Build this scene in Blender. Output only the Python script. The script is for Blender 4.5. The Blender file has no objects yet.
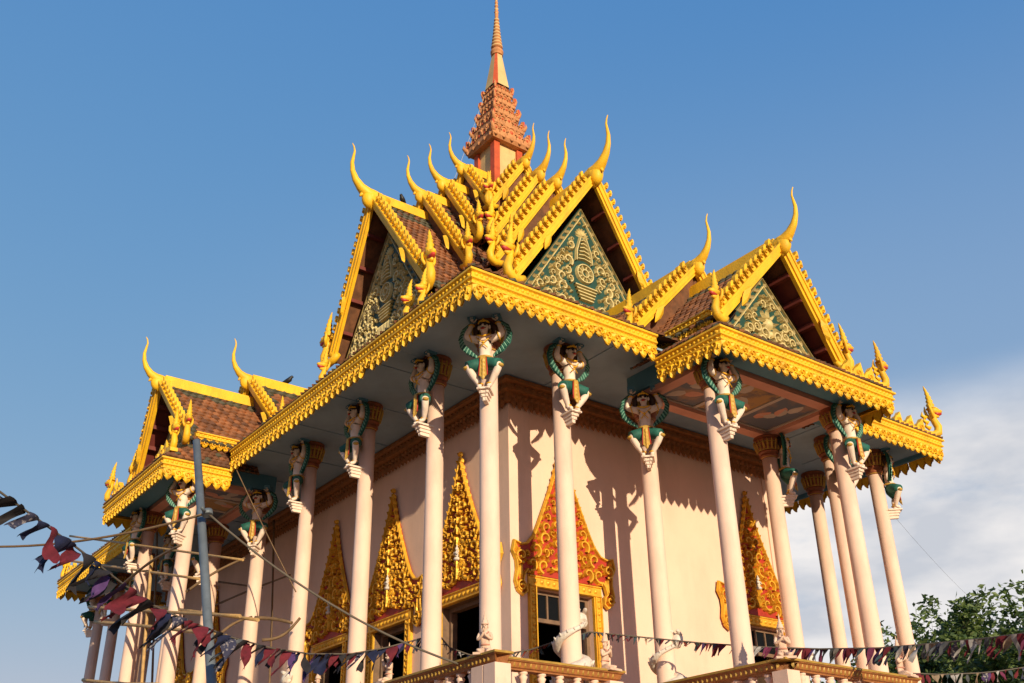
import bpy, math, random
import numpy as np
from mathutils import Vector, Matrix
from mathutils.geometry import tessellate_polygon
R = math.radians
random.seed(7)
scene = bpy.context.scene
COL = scene.collection

# ------------------------------------------------------------------ units
S = 0.65                 # metres per modelling unit
ZG = 14.0                # units from the ground up to the reference level (foot of the capitals)
def W(x, y, z): return Vector((x*S, y*S, (z+ZG)*S))

# ------------------------------------------------------------------ camera
CAM = np.array([-13.1662, -18.4750, -11.5579])
YAW, PIT, ROL, FPX = R(53.0578), R(27.6757), R(-1.0352), 1034.74
def cam_axes():
    f = np.array([math.cos(PIT)*math.cos(YAW), math.cos(PIT)*math.sin(YAW), math.sin(PIT)])
    r = np.cross(f, [0, 0, 1]); r /= np.linalg.norm(r); u = np.cross(r, f)
    return math.cos(ROL)*r+math.sin(ROL)*u, -math.sin(ROL)*r+math.cos(ROL)*u, f
_r, _u, _f = cam_axes()
cd = bpy.data.cameras.new('camera'); cam = bpy.data.objects.new('camera', cd); COL.objects.link(cam)
cd.sensor_width = 36; cd.lens = FPX/1024*36; cd.clip_end = 9000; cd.clip_start = .1
mw = Matrix.Identity(4)
for i in range(3):
    mw[i][0], mw[i][1], mw[i][2] = _r[i], _u[i], -_f[i]
mw.translation = W(*CAM); cam.matrix_world = mw
scene.camera = cam
def along(u, v, dist):
    """a place in the world seen in direction (u, v) at a given depth in units"""
    d = _f+(u-512)/FPX*_r-(v-341.5)/FPX*_u
    return CAM+d*dist
def onp(u, v, axis, val):
    d = _f+(u-512)/FPX*_r-(v-341.5)/FPX*_u
    return CAM+d*((val-CAM[axis])/d[axis])

# ------------------------------------------------------------------ light
SUN_EL = math.atan2(.233, 1.0)
LD = Vector((.215, 1.0, -.233*1.023)).normalized()
sl = bpy.data.lights.new('sun', 'SUN'); sl.energy = 5.0; sl.angle = R(.5); sl.color = (1.0, .85, .59)
so = bpy.data.objects.new('sun', sl); COL.objects.link(so)
so.rotation_euler = LD.to_track_quat('-Z', 'Y').to_euler(); so.location = W(-10, -40, 30)
w = bpy.data.worlds.new('World'); scene.world = w; w.use_nodes = True
nt = w.node_tree; nt.nodes.clear()
def N(nt, t, **k):
    n = nt.nodes.new(t)
    for a, b in k.items(): setattr(n, a, b)
    return n
out = N(nt, 'ShaderNodeOutputWorld'); bg = N(nt, 'ShaderNodeBackground')
sky = N(nt, 'ShaderNodeTexSky', sky_type='NISHITA', sun_disc=False, sun_elevation=SUN_EL,
        sun_rotation=math.atan2(-.215, -1), altitude=0, air_density=1.25, dust_density=.25, ozone_density=2.6)
bg.inputs['Strength'].default_value = .15
# clouds: low banks near the horizon, thickest to the right of the temple (a function of direction only)
tc = N(nt, 'ShaderNodeTexCoord'); sx = N(nt, 'ShaderNodeSeparateXYZ'); nt.links.new(tc.outputs['Generated'], sx.inputs[0])
mp = N(nt, 'ShaderNodeMapping'); mp.inputs['Scale'].default_value = (1, 1, 2.4); mp.inputs['Location'].default_value = (.35, .1, .2)
nt.links.new(tc.outputs['Generated'], mp.inputs['Vector'])
nz = N(nt, 'ShaderNodeTexNoise'); nz.inputs['Scale'].default_value = 4.2; nz.inputs['Detail'].default_value = 10; nz.inputs['Roughness'].default_value = .58
nt.links.new(mp.outputs[0], nz.inputs['Vector'])
cr = N(nt, 'ShaderNodeMapRange'); cr.inputs['From Min'].default_value = .28; cr.inputs['From Max'].default_value = .52; cr.interpolation_type = 'SMOOTHSTEP'
nt.links.new(nz.outputs['Fac'], cr.inputs['Value'])
el = N(nt, 'ShaderNodeMapRange'); el.inputs['From Min'].default_value = .415; el.inputs['From Max'].default_value = .33; el.interpolation_type = 'SMOOTHSTEP'
nt.links.new(sx.outputs['Z'], el.inputs['Value'])
azd = N(nt, 'ShaderNodeVectorMath', operation='DOT_PRODUCT'); azd.inputs[1].default_value = (.93, .33, 0)
nt.links.new(tc.outputs['Generated'], azd.inputs[0])
azr = N(nt, 'ShaderNodeMapRange'); azr.inputs['From Min'].default_value = .70; azr.inputs['From Max'].default_value = .90; azr.interpolation_type = 'SMOOTHSTEP'
nt.links.new(azd.outputs['Value'], azr.inputs['Value'])
m1 = N(nt, 'ShaderNodeMath', operation='MULTIPLY'); nt.links.new(cr.outputs[0], m1.inputs[0]); nt.links.new(el.outputs[0], m1.inputs[1])
m2 = N(nt, 'ShaderNodeMath', operation='MULTIPLY'); nt.links.new(m1.outputs[0], m2.inputs[0]); nt.links.new(azr.outputs[0], m2.inputs[1])
m3 = N(nt, 'ShaderNodeMath', operation='MULTIPLY'); m3.inputs[1].default_value = .97; nt.links.new(m2.outputs[0], m3.inputs[0])
nz2 = N(nt, 'ShaderNodeTexNoise'); nz2.inputs['Scale'].default_value = 7; nz2.inputs['Detail'].default_value = 5
nt.links.new(mp.outputs[0], nz2.inputs['Vector'])
cc = N(nt, 'ShaderNodeMixRGB'); cc.inputs[1].default_value = (3.6, 3.75, 4.1, 1); cc.inputs[2].default_value = (5.5, 5.3, 5.2, 1)
crr = N(nt, 'ShaderNodeMapRange'); crr.inputs['From Min'].default_value = .4; crr.inputs['From Max'].default_value = .62
nt.links.new(nz2.outputs['Fac'], crr.inputs['Value']); nt.links.new(crr.outputs[0], cc.inputs[0])
# evening haze: the low sky is paler and greyer than clear air (per channel response of the sky model)
sp_ = N(nt, 'ShaderNodeSeparateColor'); nt.links.new(sky.outputs[0], sp_.inputs[0]); cb_ = N(nt, 'ShaderNodeCombineColor')
for i_, (e_, a_) in enumerate(((.90, .785), (.45, 1.396), (.12, 2.99))):
    p_ = N(nt, 'ShaderNodeMath', operation='POWER'); p_.inputs[1].default_value = e_; q_ = N(nt, 'ShaderNodeMath', operation='MULTIPLY'); q_.inputs[1].default_value = a_
    nt.links.new(sp_.outputs[i_], p_.inputs[0]); nt.links.new(p_.outputs[0], q_.inputs[0]); nt.links.new(q_.outputs[0], cb_.inputs[i_])
ve = N(nt, 'ShaderNodeMapRange'); ve.inputs['From Min'].default_value = .74; ve.inputs['From Max'].default_value = .36; ve.inputs['To Max'].default_value = .34; ve.interpolation_type = 'SMOOTHSTEP'
nt.links.new(sx.outputs['Z'], ve.inputs['Value'])
va = N(nt, 'ShaderNodeMapRange'); va.inputs['From Min'].default_value = .45; va.inputs['From Max'].default_value = .85; va.interpolation_type = 'SMOOTHSTEP'
nt.links.new(azd.outputs['Value'], va.inputs['Value'])
vm = N(nt, 'ShaderNodeMath', operation='MULTIPLY'); nt.links.new(ve.outputs[0], vm.inputs[0]); nt.links.new(va.outputs[0], vm.inputs[1])
vx = N(nt, 'ShaderNodeMixRGB'); vx.inputs[2].default_value = (2.6, 3.1, 3.9, 1); nt.links.new(vm.outputs[0], vx.inputs[0]); nt.links.new(cb_.outputs[0], vx.inputs[1])
cm = N(nt, 'ShaderNodeMixRGB'); nt.links.new(m3.outputs[0], cm.inputs[0]); nt.links.new(vx.outputs[0], cm.inputs[1]); nt.links.new(cc.outputs[0], cm.inputs[2])
nt.links.new(cm.outputs[0], bg.inputs['Color']); nt.links.new(bg.outputs[0], out.inputs['Surface'])
vs = scene.view_settings; vs.view_transform = 'Standard'; vs.look = 'None'; vs.exposure = .15; vs.gamma = 1; vs.use_curve_mapping = False
scene.cycles.max_bounces = 6; scene.cycles.diffuse_bounces = 4

# ------------------------------------------------------------------ materials
def mat(name, c, rough=.6, metal=0, var=.12, scale=3, bump=0, bscale=20, c2=None, c2amt=.5, spec=.4, detail=5, dirt=0, dscale=1.4, dcol=None):
    m = bpy.data.materials.new(name); m.use_nodes = True; t = m.node_tree; b = t.nodes['Principled BSDF']
    b.inputs['Roughness'].default_value = rough; b.inputs['Metallic'].default_value = metal
    b.inputs['Specular IOR Level'].default_value = spec
    tcn = N(t, 'ShaderNodeTexCoord'); n = N(t, 'ShaderNodeTexNoise'); n.inputs['Scale'].default_value = scale; n.inputs['Detail'].default_value = detail
    n.inputs['Roughness'].default_value = .62
    t.links.new(tcn.outputs['Object'], n.inputs['Vector'])
    mr = N(t, 'ShaderNodeMapRange'); mr.inputs['From Min'].default_value = .3; mr.inputs['From Max'].default_value = .7
    t.links.new(n.outputs['Fac'], mr.inputs['Value'])
    mx = N(t, 'ShaderNodeMixRGB')
    if c2 is None:
        mx.inputs[1].default_value = (*[max(0, v*(1-var)) for v in c], 1); mx.inputs[2].default_value = (*[min(1, v*(1+var)) for v in c], 1)
        t.links.new(mr.outputs[0], mx.inputs[0])
    else:
        mx.inputs[1].default_value = (*c, 1); mx.inputs[2].default_value = (*c2, 1)
        mr.inputs['From Min'].default_value = c2amt; mr.inputs['From Max'].default_value = c2amt+.14
        t.links.new(mr.outputs[0], mx.inputs[0])
    last = mx.outputs[0]
    if dirt:                                   # run-down grime and fading, longer than wide
        mpn = N(t, 'ShaderNodeMapping'); mpn.inputs['Scale'].default_value = (1, 1, .28); t.links.new(tcn.outputs['Object'], mpn.inputs['Vector'])
        nd = N(t, 'ShaderNodeTexNoise'); nd.inputs['Scale'].default_value = dscale*2; nd.inputs['Detail'].default_value = 8; nd.inputs['Roughness'].default_value = .68
        t.links.new(mpn.outputs[0], nd.inputs['Vector'])
        rd = N(t, 'ShaderNodeMapRange'); rd.inputs['From Min'].default_value = .46; rd.inputs['From Max'].default_value = .72; rd.inputs['To Max'].default_value = dirt
        t.links.new(nd.outputs['Fac'], rd.inputs['Value'])
        md_ = N(t, 'ShaderNodeMixRGB'); md_.inputs[2].default_value = (*(dcol or [v*.38+.01 for v in c]), 1)
        t.links.new(rd.outputs[0], md_.inputs[0]); t.links.new(last, md_.inputs[1]); last = md_.outputs[0]
        rr = N(t, 'ShaderNodeMapRange'); rr.inputs['To Min'].default_value = rough; rr.inputs['To Max'].default_value = min(1, rough+.3)
        t.links.new(nd.outputs['Fac'], rr.inputs['Value']); t.links.new(rr.outputs[0], b.inputs['Roughness'])
    t.links.new(last, b.inputs['Base Color'])
    if bump:
        n2 = N(t, 'ShaderNodeTexNoise'); n2.inputs['Scale'].default_value = bscale; n2.inputs['Detail'].default_value = 4
        t.links.new(tcn.outputs['Object'], n2.inputs['Vector'])
        bp = N(t, 'ShaderNodeBump'); bp.inputs['Strength'].default_value = bump; bp.inputs['Distance'].default_value = .02
        t.links.new(n2.outputs['Fac'], bp.inputs['Height']); t.links.new(bp.outputs[0], b.inputs['Normal'])
    return m
M = {}
M['gold'] = mat('gold_paint', (.82, .455, .014), .40, 0, .10, 4, .3, 30, dirt=.55, dscale=1.6, dcol=(.42, .20, .02))
M['gold_deep'] = mat('gold_carving_paint', (.80, .42, .016), .38, .1, .16, 9, .35, 40, dirt=.5, dscale=2, dcol=(.34, .15, .02))
M['gilt'] = mat('gilded_carving', (.76, .40, .03), .34, .30, .22, 9, .3, 40, dirt=.55, dscale=3, dcol=(.30, .13, .02))
M['old_gold'] = mat('worn_gold_paint', (.36, .21, .035), .5, .1, .25, 6, .2, 30)
M['ochre_gold'] = mat('ochre_gold_paint', (.46, .27, .045), .5, .05, .25, 10, .2, 30)
M['deva'] = mat('aged_pink_plaster', (.62, .42, .31), .75, 0, .18, 6, .3, 30)
M['red_board'] = mat('red_board', (.36, .028, .012), .55, 0, .2, 5)
M['green_board'] = mat('green_board', (.012, .052, .038), .55, 0, .2, 5)
M['dull_gold_border'] = mat('dull_gold_border', (.26, .19, .07), .55, .1, .25, 8)
M['cream_carving'] = mat('cream_carving', (.58, .46, .20), .5, 0, .18, 8, .2, 40)
M['pink'] = mat('pink_plaster', (.77, .525, .405), .75, 0, .06, 1.6, .16, 60, dirt=.46, dscale=1.5, dcol=(.50, .33, .25))
M['pink_wall'] = mat('wall_plaster', (.75, .505, .385), .85, 0, .06, .7, .16, 40, dirt=.42, dscale=.9, dcol=(.55, .36, .27))
M['ceiling'] = mat('blue_grey_ceiling', (.24, .335, .43), .8, 0, .12, .8, dirt=.35, dscale=.7, dcol=(.15, .17, .19))
M['teal_beam'] = mat('teal_beam', (.07, .19, .26), .75, 0, .12, 1.2)
M['salmon'] = mat('salmon_trim', (.55, .25, .17), .7, 0, .12, 2)
M['frieze'] = mat('brown_frieze', (.30, .11, .03), .55, .1, .3, 9, .3, 30)
M['capital'] = mat('brown_gold_capital', (.24, .07, .024), .5, .1, .3, 9, .2, 30)
M['tile_red'] = mat('terracotta_tile', (.27, .098, .034), .75, 0, .4, 5, .25, 30, dirt=.5, dscale=1.5, dcol=(.07, .05, .035))
M['tile_dark'] = mat('dark_terracotta_tile', (.16, .062, .026), .75, 0, .4, 5, .25, 30, dirt=.5, dscale=1.5, dcol=(.05, .04, .03))
M['tile_green'] = mat('grey_green_tile', (.085, .075, .045), .7, 0, .3, 4, .2, 30)
M['soffit_red'] = mat('dark_red_soffit', (.14, .025, .018), .7, 0, .2, 3)
M['statue_skin'] = mat('statue_skin_paint', (.78, .62, .51), .6, 0, .08, 6, .15, 30, dirt=.45, dscale=3, dcol=(.42, .30, .22))
M['white_plaster'] = mat('pale_plaster', (.66, .58, .50), .75, 0, .1, 8, .35, 30, dirt=.5, dscale=3, dcol=(.36, .29, .23))
M['green_wing'] = mat('green_paint', (.012, .10, .075), .55, 0, .4, 12, .2, 40, dirt=.4, dscale=4, dcol=(.012, .04, .03))
M['wing_edge'] = mat('pale_green_paint', (.16, .33, .25), .55, 0, .3, 12)
M['hair'] = mat('dark_brown_paint', (.045, .018, .010), .6, 0, .2, 8)
M['face_dark'] = mat('black_paint', (.012, .010, .010), .5)
M['lip'] = mat('red_paint', (.42, .03, .02), .5)
M['spire_peach'] = mat('peach_plaster', (.52, .225, .085), .65, 0, .2, 6, .3, 30, dirt=.5, dscale=3, dcol=(.22, .09, .04))
M['spire_cream'] = mat('cream_plaster', (.62, .42, .18), .65, 0, .12, 3, .1, 30, dirt=.4, dscale=2, dcol=(.34, .20, .09))
M['spire_red'] = mat('orange_red_paint', (.48, .075, .02), .6, 0, .2, 6)
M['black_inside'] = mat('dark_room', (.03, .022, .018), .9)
M['jamb'] = mat('weathered_wood', (.17, .10, .06), .7, 0, .3, 6, .2, 30)
M['floor'] = mat('terrace_tile', (.30, .165, .095), .6, 0, .15, 3)
M['podium'] = mat('podium_plaster', (.58, .42, .34), .8, 0, .12, 1.5, .1, 30)
M['steel'] = mat('grey_pole_paint', (.13, .15, .17), .55, .2, .2, 5, .1, 30)
M['bamboo'] = mat('bamboo', (.42, .25, .09), .6, 0, .3, 8, .2, 40)
M['bamboo_dark'] = mat('weathered_bamboo', (.16, .095, .045), .7, 0, .3, 8, .2, 40)
M['cord'] = mat('cord', (.10, .08, .06), .8)
M['bark'] = mat('bark', (.09, .065, .045), .9, 0, .3, 5, .4, 20)
M['ground'] = mat('dry_ground', (.27, .175, .10), .95, 0, .3, .25, .3, 4)
M['glass'] = mat('window_glass', (.006, .007, .009), .5, 0, .1, 1, spec=.06)
def leafmat(name, c):
    m = mat(name, c, .55, 0, .35, 1.2); t = m.node_tree; b = t.nodes['Principled BSDF']
    tr = N(t, 'ShaderNodeBsdfTranslucent'); tr.inputs['Color'].default_value = (c[0]*1.4, c[1]*1.5, c[2]*.8, 1)
    ms = N(t, 'ShaderNodeMixShader'); ms.inputs[0].default_value = .3
    t.links.new(b.outputs[0], ms.inputs[1]); t.links.new(tr.outputs[0], ms.inputs[2]); t.links.new(ms.outputs[0], t.nodes['Material Output'].inputs['Surface'])
    return m
M['leaf'] = leafmat('leaf_green', (.115, .16, .042)); M['leaf2'] = leafmat('leaf_deep_green', (.055, .09, .024))
FLAGC = [(.20, .015, .03), (.012, .018, .07), (.55, .52, .52), (.03, .025, .03), (.22, .03, .10), (.13, .14, .16), (.12, .05, .20), (.38, .06, .03), (.42, .30, .20), (.06, .10, .12)]
for i, c in enumerate(FLAGC):
    M['flag%d' % i] = mat('flag_cloth_%d' % i, tuple(v*.55 for v in c), .85, 0, .3, 10)
M['flag_print'] = mat('flag_cloth_print', (.03, .03, .06), .85, 0, .2, 22, c2=(.25, .22, .22), c2amt=.55, detail=1)
# painted porch ceiling: muted mural fields
mm = mat('painted_mural', (.10, .11, .14), .7, 0, .3, 1.2, c2=(.32, .17, .10), c2amt=.5); M['mural'] = mm
M['mural2'] = mat('painted_mural_ochre', (.36, .20, .07), .7, 0, .4, 2.2, c2=(.12, .09, .09), c2amt=.52)
M['panel_border'] = mat('pale_panel_border', (.42, .34, .28), .7, 0, .12, 3)

# ------------------------------------------------------------------ mesh builder
class MB:
    def __init__(s): s.v = []; s.f = []; s.m = []; s.sm = []
    def add(s, vs, fs, mi=0, smooth=False):
        o = len(s.v); s.v.extend([tuple(map(float, q)) for q in vs])
        for f in fs:
            s.f.append([o+i for i in f]); s.m.append(mi); s.sm.append(smooth)
    def box(s, lo, hi, mi=0):
        x0, y0, z0 = lo; x1, y1, z1 = hi
        s.add([(x0,y0,z0),(x1,y0,z0),(x1,y1,z0),(x0,y1,z0),(x0,y0,z1),(x1,y0,z1),(x1,y1,z1),(x0,y1,z1)],
              [(0,3,2,1),(4,5,6,7),(0,1,5,4),(1,2,6,5),(2,3,7,6),(3,0,4,7)], mi)
    def frustum(s, cx, cy, z0, z1, h0, h1, mi=0):
        s.add([(cx-h0,cy-h0,z0),(cx+h0,cy-h0,z0),(cx+h0,cy+h0,z0),(cx-h0,cy+h0,z0),(cx-h1,cy-h1,z1),(cx+h1,cy-h1,z1),(cx+h1,cy+h1,z1),(cx-h1,cy+h1,z1)],
              [(0,3,2,1),(4,5,6,7),(0,1,5,4),(1,2,6,5),(2,3,7,6),(3,0,4,7)], mi)
    def quad(s, a, b, c, d, mi=0): s.add([a,b,c,d], [(0,1,2,3)], mi)
    def prism(s, pts, F, d0, d1, mi=0):
        """2D outline pts mapped through F(a, b, depth)"""
        n = len(pts); vs = [F(a, b, d0) for a, b in pts]+[F(a, b, d1) for a, b in pts]
        if n > 12:                             # concave outline: cut into triangles here
            tri = tessellate_polygon([[Vector((a, b, 0)) for a, b in pts]])
            caps = [tuple(t)[::-1] for t in tri]+[tuple(n+i for i in t) for t in tri]
        else: caps = [tuple(range(n))[::-1], tuple(range(n, 2*n))]
        s.add(vs, caps+[(i, (i+1) % n, n+(i+1) % n, n+i) for i in range(n)], mi)
    def lathe(s, prof, c=(0,0,0), n=16, mi=0, smooth=True, cap=True, mfun=None):
        o = []; 
        for r, z in prof:
            for k in range(n):
                a = 2*math.pi*k/n; o.append((c[0]+r*math.cos(a), c[1]+r*math.sin(a), c[2]+z))
        base = len(s.v); s.v.extend(o)
        for j in range(len(prof)-1):
            for k in range(n):
                s.f.append([base+j*n+k, base+j*n+(k+1) % n, base+(j+1)*n+(k+1) % n, base+(j+1)*n+k]); s.m.append(mfun(j) if mfun else mi); s.sm.append(smooth)
        if cap:
            s.f.append([base+k for k in range(n)][::-1]); s.m.append(mi); s.sm.append(False)
            s.f.append([base+(len(prof)-1)*n+k for k in range(n)]); s.m.append(mi); s.sm.append(False)
    def tube(s, path, rad, n=8, mi=0, smooth=True, flat=None):
        P = [Vector(q) for q in path]
        if not hasattr(rad, '__len__'): rad = [rad]*len(P)
        up = None; base = len(s.v)
        for i, q in enumerate(P):
            t = (P[min(i+1, len(P)-1)]-P[max(i-1, 0)])
            if t.length < 1e-9: t = Vector((0,0,1))
            t.normalize()
            if up is None:
                up = Vector((0,0,1)) if abs(t.z) < .9 else Vector((0,1,0))
            a = t.cross(up)
            if a.length < 1e-6: a = t.cross(Vector((1,0,0)))
            a.normalize(); b = a.cross(t); up = b
            for k in range(n):
                an = 2*math.pi*k/n; q2 = q+(a*math.cos(an)+b*math.sin(an)*(flat or 1))*rad[i]; s.v.append(tuple(q2))
        for i in range(len(P)-1):
            for k in range(n):
                s.f.append([base+i*n+k, base+i*n+(k+1) % n, base+(i+1)*n+(k+1) % n, base+(i+1)*n+k]); s.m.append(mi); s.sm.append(smooth)
        s.f.append([base+k for k in range(n)][::-1]); s.m.append(mi); s.sm.append(False)
        e = base+(len(P)-1)*n; s.f.append([e+k for k in range(n)]); s.m.append(mi); s.sm.append(False)
    def ball(s, c, r, mi=0, n=10, m=7):
        if not hasattr(r, '__len__'): r = (r, r, r)
        base = len(s.v)
        for j in range(m+1):
            ph = math.pi*j/m-math.pi/2
            for k in range(n):
                a = 2*math.pi*k/n; s.v.append((c[0]+r[0]*math.cos(ph)*math.cos(a), c[1]+r[1]*math.cos(ph)*math.sin(a), c[2]+r[2]*math.sin(ph)))
        for j in range(m):
            for k in range(n):
                s.f.append([base+j*n+k, base+j*n+(k+1) % n, base+(j+1)*n+(k+1) % n, base+(j+1)*n+k]); s.m.append(mi); s.sm.append(True)
    def build(s, name, mats, parent=None, local=False, loc=None):
        """vertices in units; local=True: about the thing's own origin, else in the building's frame relative to parent/world"""
        me = bpy.data.meshes.new(name)
        v = np.array(s.v, dtype=float)*S
        if not local:
            off = np.array([0, 0, ZG*S]); 
            if parent is not None: off = off-np.array(ROOT[parent.name])
            v = v+off
        me.from_pydata(v.tolist(), [], s.f)
        if not isinstance(mats, (list, tuple)): mats = [mats]
        for m in mats: me.materials.append(M[m])
        me.polygons.foreach_set('material_index', s.m); me.polygons.foreach_set('use_smooth', s.sm)
        me.update()
        o = bpy.data.objects.new(name, me); COL.objects.link(o)
        if parent is not None:
            o.parent = parent; ROOT[o.name] = ROOT[parent.name] if not local else ROOT.get(parent.name)
        if loc is not None: o.location = loc
        return o
ROOT = {}
def thing(name, label, cat, loc, rz=0, group=None):
    o = bpy.data.objects.new(name, None); COL.objects.link(o); o.location = W(*loc); o.rotation_euler = (0, 0, rz); o.empty_display_size = .3
    ROOT[o.name] = tuple(o.location); o['label'] = label; o['category'] = cat
    if group: o['group'] = group
    return o
def tag(o, label, cat, group=None):
    o['label'] = label; o['category'] = cat
    if group: o['group'] = group
    return o
def copy_tree(o, parent=None, hide=None):
    c = o.copy(); COL.objects.link(c)
    if parent is not None: c.parent = parent
    for ch in o.children: copy_tree(ch, c)
    return c

# ------------------------------------------------------------------ relief ornament helpers
def r_leaf(mb, F, x, y, ang, L, Wd, h, mi=0):
    ca, sa = math.cos(ang), math.sin(ang)
    def P(t, w, d): return F(x+ca*t-sa*w, y+sa*t+ca*w, d)
    st = [(0, .25), (.3, .5), (.6, .42), (.85, .2)]
    vs = []
    for t, w in st: vs += [P(t*L, -w*Wd, 0), P(t*L, 0, h), P(t*L, w*Wd, 0)]
    vs.append(P(L, Wd*.12, h*.25)); fs = []
    for i in range(3):
        a = 3*i; fs += [(a, a+3, a+4, a+1), (a+1, a+4, a+5, a+2)]
    fs += [(9, 12, 10), (10, 12, 11), (0, 1, 2)]
    mb.add(vs, fs, mi)
def r_strip(mb, F, pts, wid, h, mi=0):
    vs = []; n = len(pts)
    for i, (x, y) in enumerate(pts):
        x0, y0 = pts[max(0, i-1)]; x1, y1 = pts[min(n-1, i+1)]
        dx, dy = x1-x0, y1-y0; l = math.hypot(dx, dy) or 1; nx, ny = -dy/l, dx/l
        w_ = wid[i] if hasattr(wid, '__len__') else wid
        vs += [F(x-nx*w_, y-ny*w_, 0), F(x-nx*w_*.45, y-ny*w_*.45, h), F(x+nx*w_*.45, y+ny*w_*.45, h), F(x+nx*w_, y+ny*w_, 0)]
    fs = []
    for i in range(n-1):
        a = 4*i
        for k in range(3): fs.append((a+k, a+4+k, a+5+k, a+k+1))
    mb.add(vs, fs, mi)
def r_scroll(mb, F, x, y, r, a0, sg, h, mi=0, turns=1.25, leaves=4):
    pts = []; wd = []; n = 16
    for i in range(n+1):
        t = i/n; a = a0+sg*t*2*math.pi*turns; rr = r*(1-.8*t)
        pts.append((x+rr*math.cos(a), y+rr*math.sin(a))); wd.append(r*(.27-.10*t))
    r_strip(mb, F, pts, wd, h, mi)
    r_leaf(mb, F, x-.1*r, y, a0, r*.3, r*.3, h*1.3, mi)
    for k in range(leaves):
        t = (k+.3)/leaves*.62; a = a0+sg*t*2*math.pi*turns; rr = r*(1-.8*t)
        r_leaf(mb, F, x+rr*math.cos(a), y+rr*math.sin(a), a+sg*.9, r*.55, r*.34, h*1.1, mi)
def r_dome(mb, F, x, y, r, h, mi=0, n=8):
    vs = [F(x, y, h)]+[F(x+.6*r*math.cos(2*math.pi*k/n), y+.6*r*math.sin(2*math.pi*k/n), h*.75) for k in range(n)]+[F(x+r*math.cos(2*math.pi*k/n), y+r*math.sin(2*math.pi*k/n), 0) for k in range(n)]
    fs = [(0, 1+k, 1+(k+1) % n) for k in range(n)]+[(1+k, 1+n+k, 1+n+(k+1) % n, 1+(k+1) % n) for k in range(n)]
    mb.add(vs, fs, mi, True)
def inside(poly, x, y):
    c = False; j = len(poly)-1
    for i in range(len(poly)):
        xi, yi = poly[i]; xj, yj = poly[j]
        if (yi > y) != (yj > y) and x < (xj-xi)*(y-yi)/(yj-yi)+xi: c = not c
        j = i
    return c
def edge_dist(poly, x, y):
    best = 9
    for i in range(len(poly)):
        ax, ay = poly[i]; bx, by = poly[(i+1) % len(poly)]
        dx, dy = bx-ax, by-ay; t = max(0, min(1, ((x-ax)*dx+(y-ay)*dy)/(dx*dx+dy*dy+1e-12)))
        best = min(best, math.hypot(x-ax-t*dx, y-ay-t*dy))
    return best
def fill_scrolls(mb, F, poly, rmax, rmin, h, mi=0, seed=1, avoid=None, gap=1.0, turns=1.25, lv=4):
    """mirrored scrollwork packed into an outline symmetric about a = 0"""
    rng = random.Random(seed); xs = [p[0] for p in poly]; ys = [p[1] for p in poly]; got = []
    r = rmax
    while r >= rmin:
        for _ in range(260):
            x = rng.uniform(0, max(xs)); y = rng.uniform(min(ys), max(ys))
            if x < r*.9 and x > r*.12: continue
            if not inside(poly, x, y) or edge_dist(poly, x, y) < r*.92: continue
            if avoid and avoid(x, y, r): continue
            if any(math.hypot(x-a, y-b) < (r+q)*gap for a, b, q in got): continue
            got.append((x, y, r))
        r *= .8
    for x, y, r in got:
        a0 = rng.uniform(-2.4, -.6); sg = rng.choice((1, -1))
        if x < r*.12:
            for s_ in (1, -1): r_scroll(mb, F, x+s_*r*.45, y, r*.55, -math.pi/2, s_, h, mi)
            r_leaf(mb, F, 0, y, math.pi/2, r, r*.6, h*1.3, mi)
        else:
            r_scroll(mb, F, x, y, r, a0, sg, h*(.7+.3*r/rmax), mi, turns, lv)
            r_scroll(mb, lambda a, b, d: F(-a, b, d), x, y, r, a0, sg, h*(.7+.3*r/rmax), mi, turns, lv)
    return got

def fill_leaves(mb, F, poly, got, r, n, h, mi=0, seed=2, avoid=None):
    rng = random.Random(seed); xs = [p[0] for p in poly]; ys = [p[1] for p in poly]; pts = []
    for _ in range(n*30):
        x = rng.uniform(0, max(xs)); y = rng.uniform(min(ys), max(ys))
        if not inside(poly, x, y) or edge_dist(poly, x, y) < r*.5: continue
        if avoid and avoid(x, y, r): continue
        if any(math.hypot(x-a, y-b) < q*.85 for a, b, q in got): continue
        if any(math.hypot(x-a, y-b) < r*.75 for a, b in pts): continue
        pts.append((x, y)); an = rng.uniform(.2, 2.6)
        for G in (F, (lambda a, b, d: F(-a, b, d))):
            for k in (-.55, 0, .55): r_leaf(mb, G, x, y, an+k, r*(1 if k else 1.3), r*.42, h, mi)
        if len(pts) >= n: break

# ------------------------------------------------------------------ plan (units)
X = [0, 2.25, 5.2, 10.18, 13.13, 15.38]
Y = [0, 2.38, 5.98, 9.63, 13.07, 16.97, 20.74, 24.39, 27.99, 30.37]
XC, YC, YP = 7.69, 10.0, 15.1           # face centre, spire centre, left porch centre
PD = 2.45                               # porch projection
WX0, WX1, WY0, WY1 = 2.25, 13.13, 2.25, 28.12
FLOOR = -8.65
EZ0, EZ1 = .31, 1.09                    # main eave: bottom of leaves, top of moulding
PZ0, PZ1 = -.29, .43                    # porch eave
EO = 1.57

# ------------------------------------------------------------------ ground
g = MB(); n = 24
for i in range(n):
    for j in range(n):
        pass
gs = 4000
g.quad((-gs, -gs, -ZG), (gs, -gs, -ZG), (gs, gs, -ZG), (-gs, gs, -ZG))
go = g.build('ground', 'ground'); go['kind'] = 'structure'

# ------------------------------------------------------------------ temple
temple = thing('temple', 'pink walled temple with golden tiered gable roofs, red spire and slender columns', 'temple', (XC, Y[9]/2, -ZG))

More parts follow.
